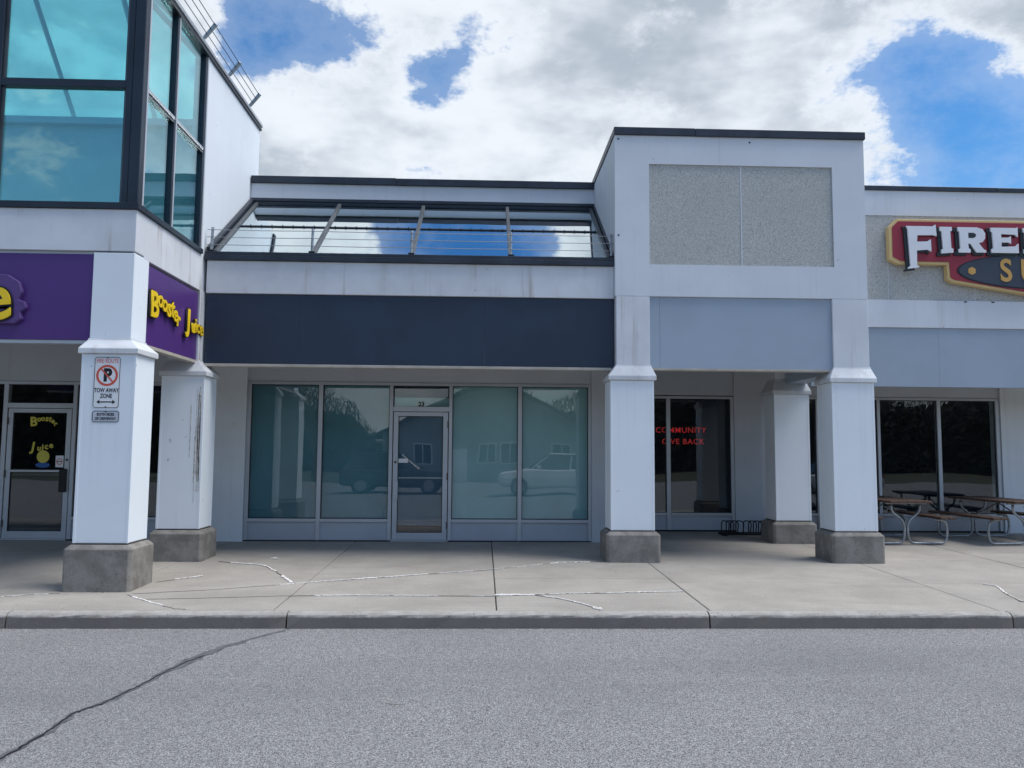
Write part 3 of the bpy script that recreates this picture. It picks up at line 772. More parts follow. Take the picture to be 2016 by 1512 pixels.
# right shops
storefront(W2, [(2.30,3.518), (3.598,4.77)], frame_x=(2.14, 4.838), zsill=.384, zhead=2.572, z0=.06)
storefront(W2, [(5.43,6.45), (6.52,7.66), (7.718,8.852), (8.923,10.022)], frame_x=(5.352, 10.10), zsill=.39, zhead=2.585, z0=.06)
storefront(W2, [(10.75,11.9), (11.97,13.1), (13.17,14.3)], frame_x=(10.68, 14.4), zsill=.39, zhead=2.585, z0=.06)
B_('wall_header', 2.14, FR, W2+.0, W2+.30, 2.64, 3.3, mat='wall_grey')
B_('wall_pier', 4.840, 5.350, W2-.03, W2+.30, -.02, 3.3, mat='wall_grey')
B_('wall_pier', 10.102, 10.678, W2-.05, W2+.30, -.02, 3.3, mat='pier_cream')
B_('wall_pier', 14.402, FR, W2-.05, W2+.30, -.02, 3.3, mat='pier_cream')
for x0, x1 in ((2.14, 4.84), (5.35, 10.10)):
    B_('skirting', x0, x1, W2-.006, W2+.05, -.03, .058, mat='skirt_black')

# --- corner tower
tw = bpy.data.objects.new('glass_tower', None); COL.objects.link(tw); tw.parent = bld; tw.matrix_parent_inverse = ROOTLOC[bld.name].inverted()
def T_(name, *a, **k): return box(name, *a, parent=tw, **k)
TL = -10.45; EZ = 7.42
T_('fascia_band', TL, TW, T, T+.25, 3.872, 4.375, mat='band_streaked', bev=.004)
T_('fascia_band', TW-.25, TW+.001, T+.251, F+.26, 3.840, 4.375, mat='band_streaked', bev=.004)
T_('sill', TL, TW+.03, T-.03, T+.16, 4.377, 4.455, mat='dark_frame', bev=.005)
T_('sill', TW-.13, TW+.03, T+.161, 11.70, 4.377, 4.450, mat='dark_frame', bev=.005)
T_('corner_post', -4.365, -4.285, T+.005, T+.14, 4.456, 7.355, mat='dark_frame', bev=.006)
T_('corner_post', -4.283, TW+.005, T-.005, T+.11, 4.456, 7.355, mat='dark_frame', bev=.006)
T_('corner_trim', TW-.03, TW+.012, T+.112, T+.145, 4.456, 7.355, mat='aluminium', bev=.004)
XM = [-4.365, -5.900, -7.42, -8.94, TL]
for i in range(4):
    x1, x0 = XM[i], XM[i+1]
    for z0, z1 in ((4.456, 5.885), (5.985, 7.33)):
        T_('pane', x0+.05, x1+.0, T+.075, T+.085, z0-.01, z1+.01, mat='glass_tower')
        mb = MB(); q = .035
        x0_, x1_ = x0+.045, x1-.001
        for xa_ in (x0_, x1_-q): box('bead', xa_, xa_+q, T+.055, T+.074, z0, z1, 'rafter_metal', tw)
    T_('crossbar', x0+.045, x1, T+.02, T+.12, 5.886, 5.984, mat='dark_frame', bev=.005)
    if i: T_('mullion', x1-.045, x1+.045, T+.012, T+.13, 4.456, 7.355, mat='dark_frame', bev=.005)
T_('mullion', TL, TL+.05, T+.012, T+.13, 4.456, 7.355, mat='dark_frame')
T_('head_rail', TL, TW+.005, T, T+.15, 7.356, 7.42, mat='dark_frame', bev=.005)
# side glazing
for y0, y1 in ((T+.146, 10.515), (10.60, 11.60)):
    for z0, z1 in ((4.45, 5.865), (5.945, 7.34)):
        T_('pane', TW-.055, TW-.045, y0-.01, y1+.01, z0-.01, z1+.01, mat='glass_tower')
    T_('crossbar', TW-.08, TW-.004, y0, y1, 5.866, 5.900, mat='dark_frame', bev=.004)
    T_('crossbar', TW-.08, TW+.010, y0, y1, 5.901, 5.944, mat='aluminium', bev=.006)
T_('mullion', TW-.09, TW-.002, 10.516, 10.565, 4.451, 7.355, mat='dark_frame', bev=.004)
T_('mullion', TW-.09, TW+.006, 10.566, 10.598, 4.451, 7.355, mat='aluminium', bev=.004)
T_('mullion', TW-.09, TW-.002, 11.601, 11.665, 4.451, 7.355, mat='dark_frame', bev=.004)
T_('mullion', TW-.09, TW+.010, 11.666, 11.700, 4.376, 7.355, mat='aluminium', bev=.004)
T_('side_wall', TW-.20, TW, 11.701, 14.44, 4.10, 7.355, mat='white_clean')
T_('side_coping', TW-.10, TW+.030, T+.151, 14.46, 7.356, 7.405, mat='dark_frame', bev=.005)
T_('eave_flashing', TW-.14, TW+.045, T-.04, 14.47, 7.421, 7.475, mat='aluminium', bev=.006)
T_('eave_flashing', TL, TW-.141, T-.04, T+.2, 7.421, 7.475, mat='aluminium', bev=.006)
T_('back_wall', TL+.2, TW-.201, 14.20, 14.42, 3.6, 7.40, mat='inner_wall')
T_('back_ledge', TL+.2, TW-.201, 14.08, 14.198, 7.28, 7.40, mat='aluminium')
T_('side_wall', TL, TL+.19, T+.26, 14.44, 3.6, 7.41, mat='inner_wall')
T_('ceiling', TL+.2, TW-.26, T+.26, 14.19, 3.70, 3.80, mat='soffit')
T_('ceiling_backing', TW-.25, TW-.02, F+.27, 14.0, 3.28, 3.8, mat='soffit')
# hipped glass roof
HY0, HY1, HX0, HX1 = T-.02, 14.46, TL, TW; hh = (HY1-HY0)/2; ym = (HY0+HY1)/2; Zr = 7.48
def roof_pane(poly, n_):
    MB().prism(poly, n_*.012).build('roof_pane', 'glass_tower', tw)
def rafter_bar(p0, p1, w_=.045):
    MB().tube([p0, p1], w_, 4).build('roof_rafter', 'aluminium', tw)
BX = [HX0, -8.95, -7.50, -6.05, HX1]
def hgt(x): return min(x-HX0, HX1-x, hh)
for sgn, ye in ((-1, HY0), (1, HY1)):
    for i in range(4):
        xa, xb = BX[i], BX[i+1]
        tops = sorted([x for x in (HX0+hh, HX1-hh) if xa < x < xb])
        pts = [(xa, ye, Zr), (xb, ye, Zr)]
        for x in [xb]+tops[::-1]+[xa]:
            h_ = hgt(x)
            if h_ > .01: pts.append((x, ye-sgn*h_, Zr+h_))
        n_ = Vector((0, sgn, 1)).normalized()
        roof_pane(pts, n_)
        if i: rafter_bar((xa, ye, Zr), (xa, ye-sgn*hgt(xa), Zr+hgt(xa)))
for sgn, xe in ((-1, HX0), (1, HX1)):
    for ya, yb in ((HY0, ym), (ym, HY1)):
        h_ = hh
        pts = [(xe, ya, Zr), (xe, yb, Zr)]
        top = (xe-sgn*h_, ym, Zr+h_)
        roof_pane([pts[0], pts[1], top], Vector((sgn, 0, 1)).normalized())
    rafter_bar((xe, ym, Zr), (xe-sgn*hh, ym, Zr+hh))
for xe, sx in ((HX0, 1), (HX1, -1)):
    for ye, sy in ((HY0, 1), (HY1, -1)): rafter_bar((xe, ye, Zr), (xe+sx*hh, ye+sy*hh, Zr+hh), .055)
rafter_bar((HX0+hh, ym, Zr+hh), (HX1-hh, ym, Zr+hh), .055)
# cable guard along the tower eave
cg = rail(0, 0)
for y in (10.20, 11.36, 12.52, 13.66):
    mb = MB().prism([(TW+.005, y-.02, 7.478), (TW+.060, y-.02, 7.478), (TW+.225, y-.02, 7.685), (TW+.185, y-.02, 7.725)], (0, .04, 0))
    mb.build('bracket', 'galvanized', cg, bev=.004)
for k in (.30, .62, .92):
    x, z = TW+.03+.175*k, 7.478+.225*k
    MB().tube([(x, 9.5, z), (x, 13.66, z)], .006, 5).build('wire', 'black_metal', cg)

# --- roofs and rear of the plaza
B_('roof', TW+.02, 1.93, R+.31, 26, 5.90, 5.98, mat='roof_membrane')
B_('roof', 5.75, FR, H+.35, 26, 5.70, 5.78, mat='roof_membrane')
B_('roof', 1.94, 5.74, 18.01, 26, 5.90, 5.98, mat='roof_membrane')
B_('roof', TL, TW, 14.47, 26, 6.2, 6.28, mat='roof_membrane')
B_('rear_wall', TL, FR, 26, 26.2, -.3, 6.3, mat='white_stucco')
B_('end_wall', FR+.005, FR+.25, H, 26.2, -.3, 6.34, mat='white_stucco')
B_('end_wall', TL-2.2, TL-1.95, W, 26.2, -.3, 6.34, mat='white_stucco')

# ================================================================== SIGNS
# purple panels (boxed cabinet on the tower) and letters
def purple_front():
    e = root('shop_sign', 'purple sign panel with raised yellow letters across the front of the glass tower', 'sign', (-6.5, T, 2.8))
    box('panel', -9.6, -4.645, T+.03, T+.13, 2.805, 3.835, 'purple_panel', e, bev=.004)
    box('panel_frame', -9.62, -4.642, T+.045, T+.14, 3.836, 3.868, 'aluminium', e)
    box('panel_frame', -9.62, -4.642, T+.045, T+.14, 2.765, 2.804, 'aluminium', e)
    box('panel_frame', -4.6415, -4.640, T+.05, T+.14, 2.766, 3.868, 'aluminium', e)
    # swash backing behind the last letter
    pts = [(-6.05,3.00),(-5.70,2.985),(-5.50,2.985),(-5.42,3.04),(-5.44,3.12),(-5.375,3.17),(-5.39,3.24),(-5.47,3.27),(-5.43,3.36),(-5.47,3.48),(-5.60,3.56),(-5.80,3.58),(-6.1,3.50)]
    MB().prism([(x, T-.035, z) for x, z in pts], (0, .064, 0)).build('letter_backing', 'purple_edge', e, bev=.008)
    L = wobble('Juice', T-.05, -6.58, 3.27, [.95,.74,.78,.74,.80], 'letter_yellow', e, 'letter', .62, [-.12,0,.02,.08,.10], [.02,-.02,.0,.01,.0], .014, .012)
    L2 = wobble('Juice', T-.037, -6.58, 3.27, [.95,.74,.78,.74,.80], 'letter_black', e, 'letter_outline', .62, [-.12,0,.02,.08,.10], [.02,-.02,.0,.01,.0], .012, .036)
    return e
purple_front()
def purple_side():
    e = root('shop_sign', 'purple sign panel with wobbly yellow letters on the shaded side between the two tower columns', 'sign', (TW, 10.9, 2.8))
    box('panel', TW-.10, TW-.012, 9.935, 11.695, 2.815, 3.80, 'purple_panel', e, bev=.004)
    box('panel_frame', TW-.10, TW-.008, 9.935, 11.695, 2.775, 2.814, 'trim_tan', e)
    kw = dict(plane='Y2')
    for nm, mat, x, ext, off in (('letter_outline', 'letter_black', TW+.018, .012, .052), ('letter', 'letter_yellow', TW+.036, .006, .022)):
        wobble('Booster', 0, 10.42, 3.335, [.45,.30,.30,.34,.33,.30,.29], mat, e, nm, .47, [.02,.05,0,-.05,-.05,-.1,-.15], [-.02,.09,.06,.03,.04,-.01,-.07], ext, off, 'X', x)
        wobble('Juice', 0, 11.47, 3.29, [.42,.27,.29,.27,.29], mat, e, nm, .50, [-.06,0,0,.05,.08], [.02,-.03,-.01,-.01,-.02], ext, off, 'X', x)
    return e
purple_side()

# fire route plates
def plate(name, x0, x1, z0, z1, y, mat, par, r=.03):
    pts = []
    for cx, cz, a0 in ((x1-r, z1-r, 0), (x0+r, z1-r, 90), (x0+r, z0+r, 180), (x1-r, z0+r, 270)):
        for k in range(5):
            an = math.radians(a0+k*22.5); pts.append((cx+r*math.cos(an), y, cz+r*math.sin(an)))
    return MB().prism(pts, (0, .003, 0)).build(name, mat, par)
def border(x0, x1, z0, z1, y, par, r=.03, w_=.007):
    mb = MB(); o = []; i_ = []
    for cx, cz, a0 in ((x1-r, z1-r, 0), (x0+r, z1-r, 90), (x0+r, z0+r, 180), (x1-r, z0+r, 270)):
        for k in range(5):
            an = math.radians(a0+k*22.5); o.append((cx+r*math.cos(an), y, cz+r*math.sin(an))); i_.append((cx+(r-w_)*math.cos(an), y, cz+(r-w_)*math.sin(an)))
    n = len(o); mb.v = o+i_
    for k in range(n): j = (k+1) % n; mb.f.append((k, j, n+j, n+k))
    return mb.build('border', 'letter_black', par)
yS = 9.4155
e = root('parking_sign', 'white fire route tow away zone sign with struck-out P on corner column', 'sign', (-4.365, 9.42, 2.0))
plate('plate', -4.520, -4.214, 1.995, 2.598, yS, 'sign_white', e)
border(-4.514, -4.220, 2.001, 2.592, yS-.0006, e)
text('lettering', 'FIRE ROUTE', .072, 'sign_faded_red', e, (-4.367, yS-.0012, 2.545), ext=.0006, sx=.66, off=.001)
annulus('ring', -4.367, 2.378, yS-.0015, .098, .124, .001, 'sign_red', e)
text('symbol', 'P', .20, 'letter_black', e, (-4.362, yS-.0012, 2.376), ext=.0006, off=.010, sx=.9)
mb = MB().prism([(-4.448, yS-.0024, 2.455), (-4.436, yS-.0024, 2.467), (-4.286, yS-.0024, 2.302), (-4.298, yS-.0024, 2.290)], (0, .0006, 0)); mb.build('slash', 'sign_red', e)
text('lettering', 'TOW AWAY', .068, 'letter_black', e, (-4.367, yS-.0012, 2.203), ext=.0006, sx=.72, off=.0016)
text('lettering', 'ZONE', .068, 'letter_black', e, (-4.367, yS-.0012, 2.138), ext=.0006, sx=.72, off=.0016)
ar = [(-4.475,2.070),(-4.440,2.095),(-4.440,2.077),(-4.294,2.077),(-4.294,2.095),(-4.259,2.070),(-4.294,2.045),(-4.294,2.063),(-4.440,2.063),(-4.440,2.045)]
MB().prism([(x, yS-.0012, z) for x, z in ar], (0, .0008, 0)).build('arrow', 'letter_black', e)
for z in (2.582, 2.013): MB().tube([(-4.367, yS-.006, z), (-4.367, yS, z)], .008, 8).build('screw', 'bronze', e)
e = root('driveway_sign', 'small grey both sides of driveway plate mounted below the fire route sign', 'sign', (-4.36, 9.42, 1.83))
plate('plate', -4.520, -4.206, 1.832, 1.972, yS, 'sign_grey', e)
border(-4.515, -4.211, 1.837, 1.967, yS-.0006, e)
text('lettering', 'BOTH SIDES', .046, 'letter_black', e, (-4.363, yS-.0012, 1.925), ext=.0006, sx=.80, off=.0014)
text('lettering', 'OF DRIVEWAY', .046, 'letter_black', e, (-4.363, yS-.0012, 1.876), ext=.0006, sx=.80, off=.0014)
MB().tube([(-4.363, yS-.006, 1.957), (-4.363, yS, 1.957)], .008, 8).build('screw', 'bronze', e)

# big carved sign on the right fascia
def zx(a, b):   # drawing units of the sign to metres on the fascia plane
    return (6.722+a*.002657, 5.085+(527-b)*.002626)
e = root('restaurant_sign', 'large carved burgundy and cream sign with white block letters on the right fascia', 'sign', (9.85, H, 4.3))
def shape(name, pts, y0, th, mat, bev=0): return MB().prism([(zx(*q)[0], y0, zx(*q)[1]) for q in pts], (0, th, 0)).build(name, mat, e, bev)
def mir(pts, c=1180): return pts + [(2*c-x, y) for x, y in reversed(pts)]
shape('border', mir([(215,292),(158,350),(158,572),(222,603),(545,603),(548,700),(580,722),(1080,800),(1180,806)]), H-.13, .12, 'fh_cream', .006)
shape('panel', mir([(222,310),(180,352),(180,555),(235,583),(560,585),(566,690),(592,706),(1080,783),(1180,788)]), H-.142, .011, 'fh_red')
def oval(rx, ry, cy=642): return [(1180+rx*math.cos(2*math.pi*k/40)*1.0, cy+ry*math.sin(2*math.pi*k/40)) for k in range(40)]
shape('oval', oval(572, 122), H-.150, .007, 'fh_dark'); shape('oval', oval(560, 114), H-.158, .0075, 'fh_navy')
for cx in (707, 1653):
    shape('hexagon', [(cx+28*math.cos(math.radians(60*k+90)), 645+28*math.sin(math.radians(60*k+90))) for k in range(6)], H-.164, .0055, 'fh_gold')
def serif(ch, x, y0=350, y1=522, w_=200):
    """slab-serif capitals as polygons, drawing units"""
    s = 58; k = 26; P = []
    if ch == 'F': P = [[(x,348),(x+178,348),(x+200,335),(x+205,415),(x+185,408),(x+75,410),(x+70,455),(x+140,452),(x+165,436),(x+166,520),(x+140,508),(x+68,515),(x+66,615),(x+82,622),(x+78,630),(x+5,640),(x+8,628),(x+22,620),(x+10,368)]]
    if ch == 'I': P = [[(x,y0),(x+82,y0),(x+82,y0+k),(x+70,y0+k+4),(x+74,y1-k),(x+88,y1-k+4),(x+86,y1+4),(x+6,y1+10),(x+6,y1-16),(x+18,y1-20),(x+12,y0+k+4),(x,y0+k)]]
    if ch in 'EH' :
        if ch == 'E': P = [[(x,y0),(x+170,y0),(x+184,y0-6),(x+184,y0+62),(x+165,y0+46),(x+70,y0+42),(x+70,y0+68),(x+120,y0+66),(x+136,y0+56),(x+136,y0+108),(x+120,y0+100),(x+70,y0+100),(x+70,y0+130),(x+165,y0+126),(x+186,y0+106),(x+186,y1),(x,y1),(x,y1-k),(x+14,y1-k-4),(x+10,y0+k+4),(x,y0+k)]]
        else: P = [[(x,y0),(x+82,y0),(x+82,y0+k),(x+70,y0+k+4),(x+70,y0+65),(x+130,y0+65),(x+130,y0+k+4),(x+118,y0+k),(x+118,y0),(x+200,y0),(x+200,y0+k),(x+188,y0+k+4),(x+188,y1-k-4),(x+200,y1-k),(x+200,y1),(x+118,y1),(x+118,y1-k),(x+130,y1-k-4),(x+130,y0+102),(x+70,y0+102),(x+70,y1-k-4),(x+82,y1-k),(x+82,y1),(x,y1),(x,y1-k),(x+12,y1-k-4),(x+12,y0+k+4),(x,y0+k)]]
    if ch == 'U': P = [[(x,y0),(x+82,y0),(x+82,y0+k),(x+70,y0+k+4),(x+72,y1-62),(x+84,y1-42),(x+116,y1-42),(x+128,y1-62),(x+130,y0+k+4),(x+118,y0+k),(x+118,y0),(x+200,y0),(x+200,y0+k),(x+188,y0+k+4),(x+186,y1-50),(x+160,y1-8),(x+128,y1+4),(x+72,y1+4),(x+40,y1-8),(x+14,y1-50),(x+12,y0+k+4),(x,y0+k)]]
    if ch == 'R':
        P = [[(x,y0),(x+130,y0),(x+168,y0+12),(x+186,y0+40),(x+184,y0+75),(x+166,y0+100),(x+140,y0+108),(x+172,y1-22),(x+188,y1-16),(x+188,y1),(x+122,y1),(x+84,y0+112),(x+68,y0+112),(x+70,y1-k),(x+82,y1-k+4),(x+82,y1+2),(x+2,y1+2),(x+2,y1-k+4),(x+14,y1-k),(x+10,y0+k+4),(x,y0+k)]]
    if ch == 'O':
        n = 28; P = [[(x+105+105*math.cos(2*math.pi*k_/n), (y0+y1)/2+(y1-y0)/2*1.03*math.sin(2*math.pi*k_/n)) for k_ in range(n)]]
    if ch == 'S': P = [[(x+20,y1),(x,y1+2),(x,y1-62),(x+18,y1-62),(x+30,y1-44),(x+60,y1-36),(x+96,y1-42),(x+96,y1-58),(x+30,y0+98),(x+4,y0+70),(x+4,y0+34),(x+34,y0+4),(x+80,y0-4),(x+130,y0+8),(x+140,y0),(x+156,y0),(x+156,y0+58),(x+138,y0+58),(x+120,y0+42),(x+90,y0+34),(x+64,y0+40),(x+66,y0+52),(x+140,y0+84),(x+164,y0+110),(x+164,y1-40),(x+130,y1-6),(x+84,y1+4),(x+40,y1-8)]]
    return P
cursor = [('F', 262), ('I', 490), ('R', 612), ('E', 836), ('H', 1056), ('O', 1282), ('U', 1512), ('S', 1738), ('E', 1920)]
for ch, x in cursor:
    for pl in serif(ch, x):
        c_x = sum(q[0] for q in pl)/len(pl); c_y = sum(q[1] for q in pl)/len(pl)
        shape('letter', pl, H-.205, .03, 'fh_white')
        big = [(q[0]-16+(4 if q[0] > c_x else -8), q[1]+10+(7 if q[1] > c_y else -8)) for q in pl]
        shape('letter_shadow', big, H-.1745, .030, 'fh_dark')
    if ch == 'R': shape('letter_counter', [(x+70,388),(x+108,388),(x+122,398),(x+120,414),(x+104,424),(x+70,424)], H-.2065, .0015, 'fh_dark')
    if ch == 'O': shape('letter_counter', [(x+105+42*math.cos(2*math.pi*k/20), 436+42*math.sin(2*math.pi*k/20)) for k in range(20)], H-.2065, .0015, 'fh_dark')
for i, ch in enumerate('SUBS'):
    xx, zz = zx(938+i*162, 646)
    text('letter', ch, .56, 'fh_gold', e, (xx, H-.164, zz), ext=.006, off=.012, sx=.86)

# neon sign inside the window of the entrance bay
e = root('neon_sign', 'dim red neon lettering hanging inside the dark window behind the column', 'neon sign', (3.8, W2+.12, 1.7))
text('tube_letters', 'COMMUNITY', .150, 'neon_red', e, (4.335, W2+.12, 1.963), ext=.003, align='RIGHT', sx=1.02, off=.001, space=1.12)
text('tube_letters', 'GIVE BACK', .150, 'neon_red', e, (4.292, W2+.12, 1.742), ext=.003, align='RIGHT', sx=1.02, off=.001, space=1.12)
box('backing_rail', 3.05, 4.34, W2+.130, W2+.140, 1.845, 1.855, 'black_metal', e)

# ================================================================== PICNIC TABLES
def rnd_path(pts, r=.06, n=4):
    """polyline with rounded corners"""
    P = [Vector(q) for q in pts]; out = [P[0]]
    for i in range(1, len(P)-1):
        a, b, c_ = P[i-1], P[i], P[i+1]
        r_ = min(r, (a-b).length*.48, (c_-b).length*.48)
        p0 = b+(a-b).normalized()*r_; p1 = b+(c_-b).normalized()*r_
        for k in range(n+1):
            t_ = k/n; out.append(p0*(1-t_)**2+b*2*t_*(1-t_)+p1*t_**2)
    out.append(P[-1]); return out
def table_local():
    root_ = bpy.data.objects.new('picnic_table', None); COL.objects.link(root_); root_.empty_display_size = .2
    objs = []
    for yy in (.20, 1.50):
        for sg in (-1, 1):
            path = [(.25,.685),(.25,.56),(.045,.40),(.02,.22),(.06,.024),(.42,.024),(.70,.024),(.735,.22),(.70,.418),(.50,.418)]
            pts = rnd_path([(sg*a, yy, b) for a, b in path], .12, 5)
            objs.append(MB().tube(pts, .021, 8).build('frame_tube', 'galvanized', root_, smooth=True, local=True))
        objs.append(MB().box(-.36, .36, yy-.022, yy+.022, .687, .708).build('top_support', 'galvanized', root_, local=True))
        objs.append(MB().tube([(0, yy+(.0), .40), (0, .85, .68)], .012, 6).build('brace', 'galvanized', root_, local=True))
    for k in range(5):
        x = -.37+k*.148
        objs.append(MB().box(x, x+.142, 0, 1.70, .7085, .748).build('top_plank', 'wood', root_, bev=.004, local=True))
    for sg in (-1, 1):
        for k in range(2):
            x = sg*(.50+k*.145); x0, x1 = min(x, x+sg*.138), max(x, x+sg*.138)
            objs.append(MB().box(x0, x1, 0, 1.70, .4395, .478).build('seat_plank', 'wood', root_, bev=.004, local=True))
    return root_
def copy_tree(o):
    c = o.copy(); COL.objects.link(c)
    for ch in [q for q in bpy.data.objects if q.parent == o]:
        d = ch.copy(); COL.objects.link(d); d.parent = c
    return c
t1 = table_local(); t2 = copy_tree(t1); t3 = copy_tree(t1)
for o, loc, rz, lab in ((t1, (7.235, 13.42, 0), .03, 'steel-framed picnic table half hidden behind the right front column'),
                        (t2, (9.36, 13.42, 0), .10, 'steel-framed wooden picnic table cut by the right edge of the photo'),
                        (t3, (11.9, 13.42, 0), .02, 'steel-framed picnic table beyond the right edge of the photo')):
    o.location = loc; o.rotation_euler[2] = rz
    tag(o, lab, 'picnic table', 'picnic tables outside the restaurant')
# the third lies outside the frame: leave it out
for q in [q for q in bpy.data.objects if q.parent == t3]: bpy.data.objects.remove(q)
bpy.data.objects.remove(t3)

# bike rack
e = root('bike_rack', 'low black metal bicycle rack with bent hoops beside the entrance pier', 'bike rack', (4.95, 15.0, 0))
for k, x in enumerate((4.46,4.545,4.63,4.73, 4.87,4.97,5.06,5.16, 5.30,5.40,5.50)):
    s = .06
    pts = rnd_path([(x, 15.02, .05), (x-.005, 14.99, .27), (x+s, 14.90, .28), (x+s+.03, 14.82, .245), (x+s, 14.80, .05)], .06, 4)
    MB().tube(pts, .011, 6).build('hoop', 'black_metal', e, smooth=True)
MB().tube([(4.40, 15.02, .045), (5.62, 15.02, .045)], .018, 6).build('base_bar', 'black_metal', e)
MB().tube([(4.40, 14.80, .045), (5.62, 14.80, .045)], .018, 6).build('base_bar', 'black_metal', e)
for x in (4.44, 5.58): MB().box(x-.03, x+.03, 14.70, 15.10, .0, .03).build('foot', 'black_metal', e)

# counter inside the juice shop
e = root('shop_counter', 'dark service counter inside the left shop behind the glass door', 'counter', (-7.6, 17.2, 0))
box('front_panel', -10.5, -5.2, 17.2, 17.8, .0, .95, 'dark_room', e); box('counter_top', -10.6, -5.1, 17.1, 17.9, .952, 1.0, 'counter', e, bev=.006)

# ================================================================== ACROSS THE LOT (seen mirrored in the shop windows)
def car(name, label, loc, rz, paint, suv=True):
    e = root(name, label, 'car', loc, 'cars parked across the lot', rz)
    hw = .92 if suv else .88
    zb, zh, zr = (.34, 1.02, 1.70) if suv else (.26, .86, 1.44)
    def loft(name, st, mat, par, n_half):
        mb = MB(); L = None
        for x, prof in st:
            ring = [(x, -y, z) for y, z in prof]+[(x, y, z) for y, z in reversed(prof)]
            L = len(ring); mb.v += ring
        for i in range(len(st)-1):
            for k in range(L):
                mb.f.append((i*L+k, i*L+(k+1) % L, (i+1)*L+(k+1) % L, (i+1)*L+k))
        mb.f.append(tuple(range(L))); mb.f.append(tuple((len(st)-1)*L+k for k in reversed(range(L))))
        return mb.build(name, mat, par, smooth=False, local=True)
    def sec(w_, z0, z1): return [(w_*.85, z0), (w_, z0+.12), (w_, (z0+z1)/2+.05), (w_*.95, z1-.05), (w_*.86, z1)]
    loft('body', [(-2.3, sec(hw*.80, zb+.1, zh-.22)), (-2.18, sec(hw*.93, zb, zh-.14)), (-1.3, sec(hw, zb-.04, zh-.04)), (-.9, sec(hw, zb-.06, zh)), (.4, sec(hw, zb-.06, zh+.02)), (1.6, sec(hw, zb-.04, zh+.02)), (2.15, sec(hw*.95, zb, zh)), (2.3, sec(hw*.86, zb+.08, zh-.15))], paint, e, 5)
    def cab(w0, w1, z0, z1): return [(w0, z0), (w1, z1-.07), (w1*.9, z1)]
    xr = 2.05 if suv else 1.55
    loft('cabin', [(-1.0, cab(hw*.86, hw*.84, zh-.05, zh+.05)), (-.25, cab(hw*.88, hw*.74, zh-.05, zr-.06)), (.2, cab(hw*.88, hw*.72, zh-.05, zr)), (1.2, cab(hw*.88, hw*.72, zh-.05, zr-.02)), (xr-.25, cab(hw*.86, hw*.74, zh-.05, zr-.10)), (xr+.12, cab(hw*.84, hw*.82, zh-.05, zh+.06))], 'car_glass', e, 3)
    loft('roof', [(-.22, [(hw*.72, zr-.055), (hw*.60, zr-.035)]), (.2, [(hw*.725, zr-.02), (hw*.62, zr+.015)]), (1.2, [(hw*.725, zr-.04), (hw*.62, zr-.002)]), (xr-.22, [(hw*.72, zr-.11), (hw*.6, zr-.08)])], paint, e, 2)
    for sy in (-1, 1):
        for px in ((-.98, -.22), (.62, .66), (xr-.3, xr-.02)):
            MB().prism([(px[0], sy*hw*.875, zh-.03), (px[0]+.06, sy*hw*.875, zh-.03), (px[1]+.05, sy*hw*.745, zr-.10), (px[1], sy*hw*.745, zr-.10)], (0, sy*.012, 0)).build('pillar', paint, e, local=True)
        for wx in (-1.42, 1.40):
            r = .355 if suv else .32
            pts = [(wx, sy*(hw-.20), r-.0), (wx, sy*(hw+.012), r)]
            wh = MB().tube(pts, r, 20).build('wheel', 'tyre', e, local=True)
            MB().tube([(wx, sy*(hw+.006), r), (wx, sy*(hw+.020), r)], r*.66, 14).build('rim', 'rim', wh, local=True)
        MB().prism([(-2.20, sy*hw*.60, zh-.30), (-2.24, sy*hw*.90, zh-.30), (-2.14, sy*hw*.92, zh-.18), (-2.16, sy*hw*.62, zh-.18)], (-.03, 0, 0)).build('headlight', 'lamp_lens', e, local=True)
        MB().prism([(2.24, sy*hw*.60, zh-.20), (2.24, sy*hw*.86, zh-.20), (2.20, sy*hw*.90, zh-.05), (2.20, sy*hw*.62, zh-.05)], (.06, 0, 0)).build('tail_light', 'tail_red', e, local=True)
        MB().box(-.72, -.55, min(sy*hw, sy*(hw+.18)), max(sy*hw, sy*(hw+.18)), zh+.02, zh+.15).build('mirror', paint, e, bev=.02, local=True)
    return e
car('parked_suv', 'white SUV mirrored in the pale teal shop window', (2.9, -5.6, ROAD_Z), .05, 'car_white', True)
car('parked_car', 'dark car mirrored in the window left of the vacant shop door', (-3.6, -6.4, ROAD_Z), math.pi+.05, 'car_dark', True)
car('parked_sedan', 'silver sedan mirrored in the restaurant windows behind the picnic tables', (15.5, -5.0, ROAD_Z), -.05, 'car_silver', False)

# house with a gable roof
e = root('gabled_house', 'low grey gabled building mirrored in the vacant shop windows', 'house', (0.5, -22, -.35))
def hx(x): return x
wl = [(-6.0, 2.9), (-6.0, -.05), (7.0, -.05), (7.0, 2.9), (.5, 6.0)]
MB().prism([(x, -20.0, -.35+z) for x, z in wl], (0, -9, 0)).build('wall', 'siding', e)
for s in (0, 1):
    xa, xb = (-6.7, .5) if s == 0 else (7.7, .5)
    za, zb_ = 2.55-.35, 6.12-.35
    MB().prism([(xa, -19.5, za), (xb, -19.5, zb_), (xb, -19.5, zb_+.16), (xa, -19.5, za+.16)], (0, -10, 0)).build('roof', 'shingles', e)
for x in (-3.6, .2, 1.5, 4.6):
    f_ = box('window', x-.55, x+.55, -19.99, -19.95, .75, 2.0, 'sign_white', e)
    box('pane', x-.47, x-.03, -19.949, -19.93, .83, 1.92, 'car_glass', f_); box('pane', x+.03, x+.47, -19.949, -19.93, .83, 1.92, 'car_glass', f_)
box('door', -1.8, -.9, -19.99, -19.95, -.35, 1.75, 'sign_white', e)

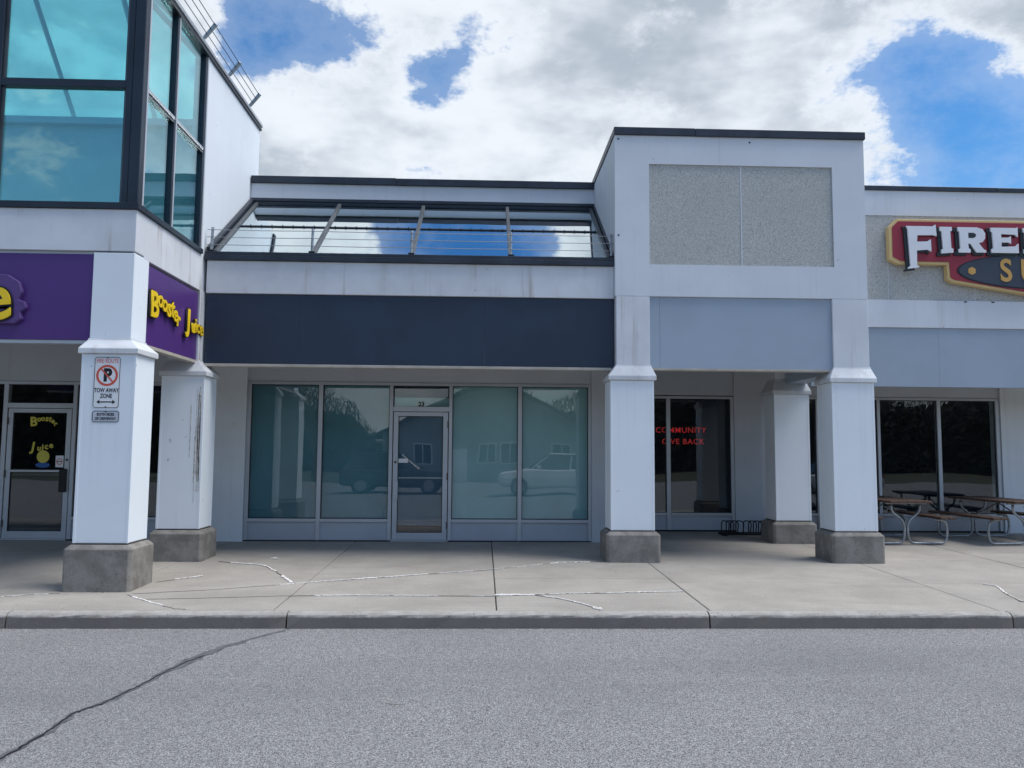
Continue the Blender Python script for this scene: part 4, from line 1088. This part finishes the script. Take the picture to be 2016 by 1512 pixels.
# far edge of woods behind the houses
rw = random.Random(4); mb = MB()
for k in range(60000):
    x = rw.uniform(-75, 75); top = 5.2+1.6*math.sin(x*.13)+1.2*math.sin(x*.37+1)+.8*math.sin(x*.9)+4.0*min(1, max(0, (abs(x)-11)/9))
    y = -46+rw.uniform(-4, 4)
    if rw.random() < .35:      # bare twigs along the tops
        c_ = Vector((x, y, top*rw.uniform(.62, 1.12)-.4))
        a_ = Vector((rw.gauss(0, .55), rw.gauss(0, .4), 1)).normalized()*rw.uniform(.25, .8); b_ = Vector((1, 0, 0)).cross(a_).normalized().cross(a_).normalized()*rw.uniform(.012, .04)
    else:                      # dense lower growth
        c_ = Vector((x, y, top*.86*rw.random()-.4))
        a_ = Vector((rw.uniform(-1,1), rw.uniform(-1,1), rw.uniform(-1,1))).normalized()*rw.uniform(.2, .5); b_ = a_.orthogonal().normalized()*rw.uniform(.15, .35)
    mb.poly([c_+a_, c_+b_, c_-a_, c_-b_], [(0,1,2,3)])
n_ = 150; bk_ = []
for q in range(n_+1):
    x = -75+150*q/n_; top = 5.2+1.6*math.sin(x*.13)+1.2*math.sin(x*.37+1)+.8*math.sin(x*.9)+4.0*min(1, max(0, (abs(x)-11)/9))
    bk_ += [(x, -46.5, -.42), (x, -47.5, top*.80-.4), (x, -50.0, top*.86-.4), (x, -52.0, -.42)]
mb.poly(bk_, [(4*q+k, 4*q+4+k, 4*q+5+k, 4*q+1+k) for q in range(n_) for k in range(3)])  # solid bank added behind the growth so its mirrored gaps stay dark
plain('far_leaves', (.062, .058, .048), .95, 0, .4, .6)
wd = kind(mb.build('woodland', 'far_leaves', fixn=False), 'stuff'); wd['label'] = 'dark far woodland mirrored in the shop windows'; wd['category'] = 'woodland'
# bare spring trees
def tree(label, loc, h, seed):
    rnd = random.Random(seed)
    e = root('bare_tree', label, 'tree', loc, 'bare trees across the lot')
    trunk = MB(); crown = MB()
    def grow(p, d, ln, r, lv):
        q = p+d*ln
        mid = p.lerp(q, .5)+Vector((rnd.uniform(-1,1), rnd.uniform(-1,1), 0))*ln*.06
        (trunk if lv < 2 else crown).tube([p, mid, q], r, 5 if lv < 3 else 3, taper=.62)
        if lv >= 6: return
        for k in range(3 if lv < 5 else 4):
            ax = Vector((rnd.uniform(-1,1), rnd.uniform(-1,1), rnd.uniform(-.2,.4))).normalized()
            nd = (d+ax*rnd.uniform(.45,.85)); nd.z += .12; nd.normalize()
            grow(p.lerp(q, rnd.uniform(.55, 1)) if k else q, nd, ln*rnd.uniform(.62,.80), r*.58, lv+1)
    grow(Vector(loc), Vector((0, 0, 1)), h*.26, h*.022, 0)
    trunk.build('trunk', 'bark', e, fixn=False); crown.build('crown', 'bark', e, fixn=False)
tree('tall bare tree mirrored in the dark blue shop window', (-9.5, -19.0, -.38), 9.5, 3)
tree('bare tree mirrored beside the tall one in the dark blue shop window', (-14.5, -21.0, -.38), 8.0, 5)
tree('bare tree mirrored in the right restaurant window', (24, -18.0, -.38), 9.0, 9)
tree('slim bare tree mirrored in the left restaurant window', (18, -20.0, -.38), 8.0, 12)
